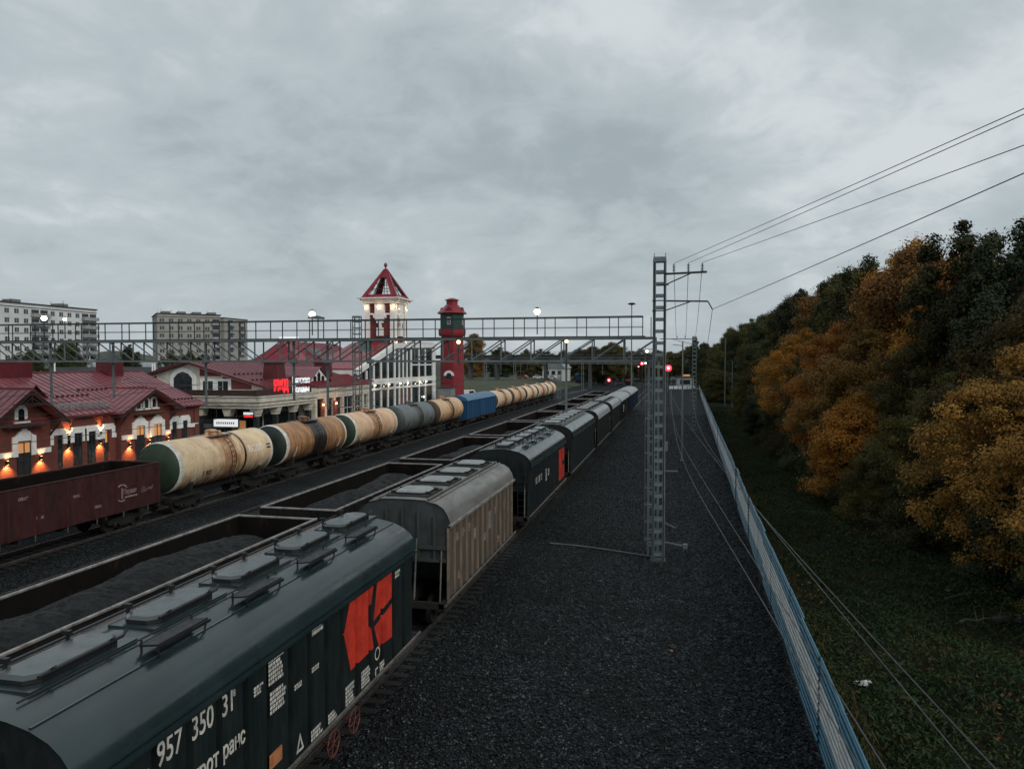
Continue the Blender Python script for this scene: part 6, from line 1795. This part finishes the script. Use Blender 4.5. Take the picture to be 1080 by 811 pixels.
# ------------------------------------------------------------------ trees
LM = {
 'dark':  leaf_mat('dark_green_leaves', [(.04,.052,.022),(.055,.06,.024),(.085,.068,.025)], .15),
 'pine':  leaf_mat('blackish_green_leaves', [(.03,.042,.024),(.042,.05,.026),(.06,.056,.026)], .1),
 'olive': leaf_mat('olive_brown_leaves', [(.09,.075,.024),(.06,.06,.024),(.14,.09,.026)], .2),
 'orange':leaf_mat('rusty_orange_leaves', [(.46,.2,.034),(.34,.17,.034),(.18,.12,.03)], .25),
 'gold':  leaf_mat('golden_leaves', [(.45,.25,.055),(.33,.2,.048),(.17,.135,.04)], .25),
 'rust':  leaf_mat('brown_rust_leaves', [(.24,.12,.034),(.17,.1,.032),(.11,.085,.03)], .2),
}
def tree_meshes(seed, H, Rr, base, shape, nclump, per, leaf, csize, bark, droop=.0, leaders=1):
    """trunk-and-limbs mesh and a crown of leaf faces gathered in clumps along the limbs"""
    g = np.random.default_rng(seed); rg_ = random.Random(seed)
    b = MB()
    lean = (rg_.uniform(-.05,.05), rg_.uniform(-.05,.05))
    tp = [Vector((lean[0]*z+.12*math.sin(z*.7+seed), lean[1]*z+.12*math.cos(z*.6+seed*2), z)) for z in np.linspace(-.2, H*.93, 10)]
    r0 = H*.013+.05
    b.tube(tp, [r0*(1-.9*i/9)+.015 for i in range(10)], 8)
    P = []; NV = []
    LD = [(0,0,1.0)]+[(math.cos(q*2.2+seed)*Rr*.52, math.sin(q*2.2+seed)*Rr*.52, rg_.uniform(.8,.97)) for q in range(leaders-1)]
    for lx, ly, lf in LD[1:]:
        b.tube([tp[3], tp[4]+Vector((lx*.6,ly*.6,.3)), Vector((lx,ly,H*lf*.92))], [r0*.55, r0*.42, .02], 6, cap=False)
    for k in range(nclump):
        f = ((k+.5)/nclump)
        f = base+(1-base)*f**.9
        rad = Rr*shape((f-base)/(1-base))
        a = k*2.399+rg_.uniform(-.6,.6)
        q = rg_.uniform(.35,1.08)*(1 if rg_.random() > .2 else 1.18)
        lx, ly, lf = LD[k % len(LD)]
        if leaders > 1: rad *= (.62 if leaders > 3 else .8)
        zc = f*H*lf+rg_.uniform(-.4,.4)
        i0 = max(0, min(8, int(f*.78*9))); root = tp[i0]
        ct = Vector((lx*min(1,f*1.5)+lean[0]*zc+math.cos(a)*rad*q, ly*min(1,f*1.5)+lean[1]*zc+math.sin(a)*rad*q, zc-droop*rad*q))
        if q > .5 and k % 2 == 0:
            mid = root.lerp(ct, .5)+Vector((0,0,.25*rad*.4))
            b.tube([root, mid, ct], [r0*.32*(1-f*.6), r0*.2*(1-f*.6), .012], 5, cap=False)
        if q > .8:
            od = (ct-root).normalized(); b.tube([ct, ct+od*rg_.uniform(.5,1.0)*csize+Vector((0,0,rg_.uniform(.1,.5)*csize))], [.014,.005], 4, cap=False)
        cs = csize*rg_.uniform(.5,1.45)*(1 if f < .85 else .75)
        n = int(per*rg_.uniform(.6,1.4)*(cs/csize)**1.5)
        d = g.normal(size=(n,3)); d /= np.linalg.norm(d,axis=1)[:,None]
        rr_ = cs*g.random(n)**.42
        p = d*rr_[:,None]*np.array([1.0,1.0,.78])
        # a few sprays reaching out of the clump
        m = g.random(n) < .22; p[m] *= (1.1+.55*g.random(m.sum()))[:,None]
        P.append(p+np.array(ct))
        ou = np.array([math.cos(a),math.sin(a),0])*.35
        NV.append(d*.9+ou+np.array([0,0,.55]))
    P = np.concatenate(P); NV = np.concatenate(NV)
    tr = b.build('trunk', M[bark], None, smooth=60); C.objects.unlink(tr)
    return tr, quads('crown', P, leaf, leaf*.55, LM['dark'], rs=seed+7, nrm=NV)
round_ = lambda f: max(.12, math.sin(math.pi*min(1,(f*.86+.14)))**.6)
tall = lambda f: max(.1, (1-f)**.55*(.55+.45*min(1,f*4)))
bushy = lambda f: max(.2, math.cos(f*1.35)**.7)
KIND = {}
for i in range(3): KIND['tall%d'%i] = tree_meshes(100+i, 17, 3.5, .14, tall, 260, 300, .2, .62, 'bark', 0, 4)
for i in range(2): KIND['oval%d'%i] = tree_meshes(130+i, 15, 3.8, .16, round_, 210, 380, .2, .85, 'bark_birch')
for i in range(2): KIND['mid%d'%i] = tree_meshes(160+i, 10.5, 3.3, .12, round_, 230, 400, .13, .6, 'bark', 0, 3)
for i in range(2): KIND['bush%d'%i] = tree_meshes(190+i, 6.0, 2.9, .03, bushy, 150, 400, .13, .58, 'bark', 0, 2)
def tree(kind, x, y, h, mat, label, group=None, name='tree', wid=1.0, cat='tree'):
    tr, cm = KIND[kind]
    H0 = {'tall':17,'oval':15,'mid':10.5,'bush':6.0}[kind[:-1]]
    z = vz(x,y)-.05 if x > FX(y) and y < 330 else 0
    t = empty(name, (x,y,z), (x*7.3+y*3.1) % 6.28, label, cat, group)
    s = h/H0; t.scale = (s*wid, s*wid, s)
    a = tr.copy(); C.objects.link(a); a.parent = t; a.name = 'trunk'
    c = bpy.data.objects.new('crown', cm); C.objects.link(c); c.parent = t
    c.material_slots[0].link = 'OBJECT'; c.material_slots[0].material = LM[mat]
    return t
GT = 'tall trees of the wood edge'
TT = [ # x, y, h, kind, colour, label
 (17.3,43.5,16.0,'tall0','pine','tallest blackish green tree of the wood, standing nearest the bridge'),
 (15.9,47.6,16.6,'tall1','dark','tall thin topped dark tree, second nearest the bridge'),
 (17.2,52.0,15.4,'oval1','orange','tall orange tree with a gap of sky beside its top, third nearest the bridge'),
 (16.2,57.5,16.4,'oval0','rust','tall brownish tree between the dark tops, fourth nearest the bridge'),
 (17.4,63.5,17.6,'oval1','orange','tall orange tree rising among the dark wood tops, farther from the bridge than the other'),
 (16.2,70.5,17.9,'tall0','dark','tall dark green tree just beyond the tall orange one'),
 (17.5,77.5,17.3,'oval0','olive','tall olive tree in the middle of the wood edge'),
 (16.4,85.5,17.9,'tall1','dark','tall dark tree in the middle of the wood edge, beyond the olive one'),
 (17.2,94.5,18.0,'oval1','rust','tall brown tree near the middle of the wood edge'),
 (16.6,104.5,18.4,'tall2','pine','tall blackish tree past the brown one in the wood edge'),
 (17.0,116,18.0,'oval0','dark','tall round dark tree, third from the far end of the wood'),
 (16.8,130,18.0,'tall0','olive','tall olive brown tree, second from the far end of the wood edge'),
 (16.2,146,17.6,'oval1','dark','dark round tree close to the two thin poles'),
 (15.8,165,17.6,'tall1','olive','olive tree just beyond the two thin poles'),
 (15.8,188,17.8,'oval0','dark','dark tree at the far end of the wood, low on the skyline'),
 (15.5,215,18.0,'oval1','olive','yellowish olive tree closing the far end of the wood'),
]
for x, y, h, k, m, l in TT: tree(k, x, y, h, m, l, GT)
GMd = 'middle trees before the tall wood'
MT = [
 (12.6,77,12.0,'mid0','orange','orange tree farthest along the middle row before the dark wood'),
 (12.4,69.5,10.6,'mid1','olive','olive yellow tree in the middle row beside the farthest orange one'),
 (12.3,61.5,11.4,'mid1','orange','bright orange tree in the centre of the wood, the reddest of all'),
 (12.6,54.5,11.2,'mid0','rust','brownish gold tree right beside the reddest one, nearer the bridge'),
 (13.6,47.5,9.6,'mid1','olive','olive green tree between the brownish gold one and the big golden one'),
 (13.4,39.5,8.6,'mid0','olive','dull olive tree just behind the golden one'),
 (13.0,32.0,9.0,'mid1','gold','big golden tree nearest the bridge, the largest yellow crown'),
 (17.6,37.4,11.5,'mid0','rust','brown rust tree behind the big golden crown'),
 (15.5,35.8,12.0,'mid1','olive','tall olive tree behind the big golden crown'),
 (14.4,26.0,9.0,'mid0','gold','golden tree beyond the frame edge nearest the bridge'),
 (12.2,86.5,9.5,'mid0','olive','small olive tree before the brown wood, past the orange ones'),
 (12.4,97,10,'mid1','dark','dark rounded tree of the middle row, third from its far end'),
 (12.4,110,9.5,'mid0','olive','olive rounded tree of the middle row, second from its far end'),
 (12.4,126,9.5,'mid1','dark','dark rounded tree of the middle row at its far end'),
]
for x, y, h, k, m, l in MT: tree(k, x, y, h, m, l, GMd, wid=1.12)
GBs = 'bushes along the foot of the wood'
BT = [
 (10.4,64,4.6,'bush0','dark','dark bush at the foot of the bright orange tree'),
 (10.9,56.5,5.6,'bush1','dark','dark green bush below the olive tree beside the orange one'),
 (11.4,49.5,5.2,'bush0','pine','blackish bush under the dark green middle tree'),
 (10.6,43.6,4.2,'bush1','olive','olive bush with yellowing leaves between the orange and golden trees'),
 (11.6,39.0,4.6,'bush0','dark','dark bush beside the big golden tree, away from the bridge'),
 (11.5,50.5,6.4,'bush1','orange','low rusty orange bush in the middle of the undergrowth'),
 (13.3,32.0,4.4,'bush1','pine','blackish bush under the big golden tree'),
 (13.2,27.6,4.2,'bush0','olive','olive bush by the boulder near the bridge'),
 (10.3,72.5,4.8,'bush1','olive','olive bush by the farther orange trees'),
 (10.4,82,5.0,'bush0','dark','dark bush before the small olive tree'),
 (10.6,93,5.0,'bush1','pine','blackish bush in the row, third from its far end'),
 (10.8,106,5.0,'bush0','dark','dark bush in the row, second from its far end'),
 (11,122,5.4,'bush1','olive','olive bush at the far end of the bush row'),
]
for x, y, h, k, m, l in BT: tree(k, x, y, h, m, l, GBs, 'bush', 1.1, 'bush')
for x, y, l in ((9.5,172,'nearest'),(10.2,186,'second'),(9.4,200,'third'),(10.6,214,'fourth'),(9.6,228,'fifth'),(9.2,243,'sixth')):
    tree('bush%d' % (int(y)%2), x, y, 6.5, 'dark' if int(y)%4 else 'olive', l+' of the dark bushes past the thin poles beside the far fence', 'bushes beside the far fence', 'bush', 1.3, 'bush')
g = random.Random(77)
for row, (xx, n) in enumerate(((22.5,17),(28.5,16))):
    for i in range(n):
        y = 28+i*10.5+g.uniform(-2,2)+row*4
        tree(g.choice(['tall0','tall1','tall2','oval0','oval1']), xx+g.uniform(-1.5,1.5), y, g.uniform(14.5,17.0), g.choice(['dark','pine','dark','olive']),
             'dark tree deep in the wood, half hidden behind the trees of its edge', 'trees deep in the wood')
# trees behind the station
for x, y, h, k, m, l in [
  (-112,118,12.6,'oval0','dark','dark round tree behind the brick station roof, the widest there'),(-119,126,12.2,'mid0','pine','blackish tree before the pale apartment block'),
  (-104,124,12.2,'tall1','pine','dark narrow tree behind the burgundy roof ridge'),(-128,126,11.2,'oval1','dark','dark tree near the lit flood lamp before the pale block'),
  (-99,130,10.8,'mid1','dark','dark round tree before the low grey house'),(-137,132,11.0,'mid0','olive','olive tree at the foot of the pale apartment block'),
  (-134,190,11,'oval0','dark','dark tree between the two apartment blocks'),(-150,205,12,'oval1','dark','farther dark tree between the two apartment blocks'),
  (-120,200,11,'mid1','olive','olive tree at the foot of the grey beige block'),(-108,190,11,'oval1','dark','dark tree before the grey beige block, beside the gabled hall'),
  (-90,180,10.5,'oval0','dark','dark tree behind the scarlet hall roof'),(-78,190,10.5,'mid0','dark','dark tree between the scarlet roof and the station tower'),
  ]: tree(k, x, y, h, m, l, 'trees behind the station')
far_t = [(-88,262,17.5,'oval0','olive','olive orange topped tree beside the water tower')]
tree('oval0',-83,300,20.5,'rust','brown topped tree showing over the truss beside the water tower','trees beyond the overpass')
for i in range(26):
    x = -96+i*4.6+g.uniform(-1,1); y = 306+g.uniform(0,60)
    if x > 12: continue
    tree(g.choice(['oval0','oval1','mid0','mid1']), x, y+30, g.uniform(12.5,16.5), g.choice(['dark','olive','olive','dark']), 'dull autumn tree in the row beyond the overpass', 'row of trees beyond the overpass', wid=1.5)
tree('oval1',-24,296,16.5,'olive','large olive brown tree over the end of the coal train','trees beyond the overpass',wid=1.6); tree('oval0',-33,300,15,'olive','wide dull tree beside the large one over the far tracks','trees beyond the overpass',wid=1.6)
tree('tall1',6.5,285,17.5,'pine','dark narrow tree between the second mast and the wood','trees beyond the overpass'); tree('oval1',9.5,262,15,'dark','dark round tree at the far end of the fence','trees beyond the overpass')
tree('oval0',13,250,14.5,'olive','olive tree where the wood meets the fence end','trees beyond the overpass')
# a wooded ridge on the horizon
b = MB(); g = random.Random(9); vs = []; n = 120
for i in range(n+1):
    x = -2200+i*4400/n; h = 24+9*math.sin(i*.37)+6*math.sin(i*.9+1)+g.uniform(-1.5,1.5)
    if x > -150: h *= .8
    vs += [(x,1500,-2),(x,1500+60,h*.75),(x,1640,h),(x,1900,-2)]
fs = [(4*i+j,4*(i+1)+j,4*(i+1)+j+1,4*i+j+1) for i in range(n) for j in range(3)]
M['ridge'] = pm('far_wood', (.045,.055,.045), (.07,.065,.045), scale=.03, rough=1, world=True)
tag(MB().add(vs, fs).build('hills', M['ridge'], smooth=60), kind='structure')
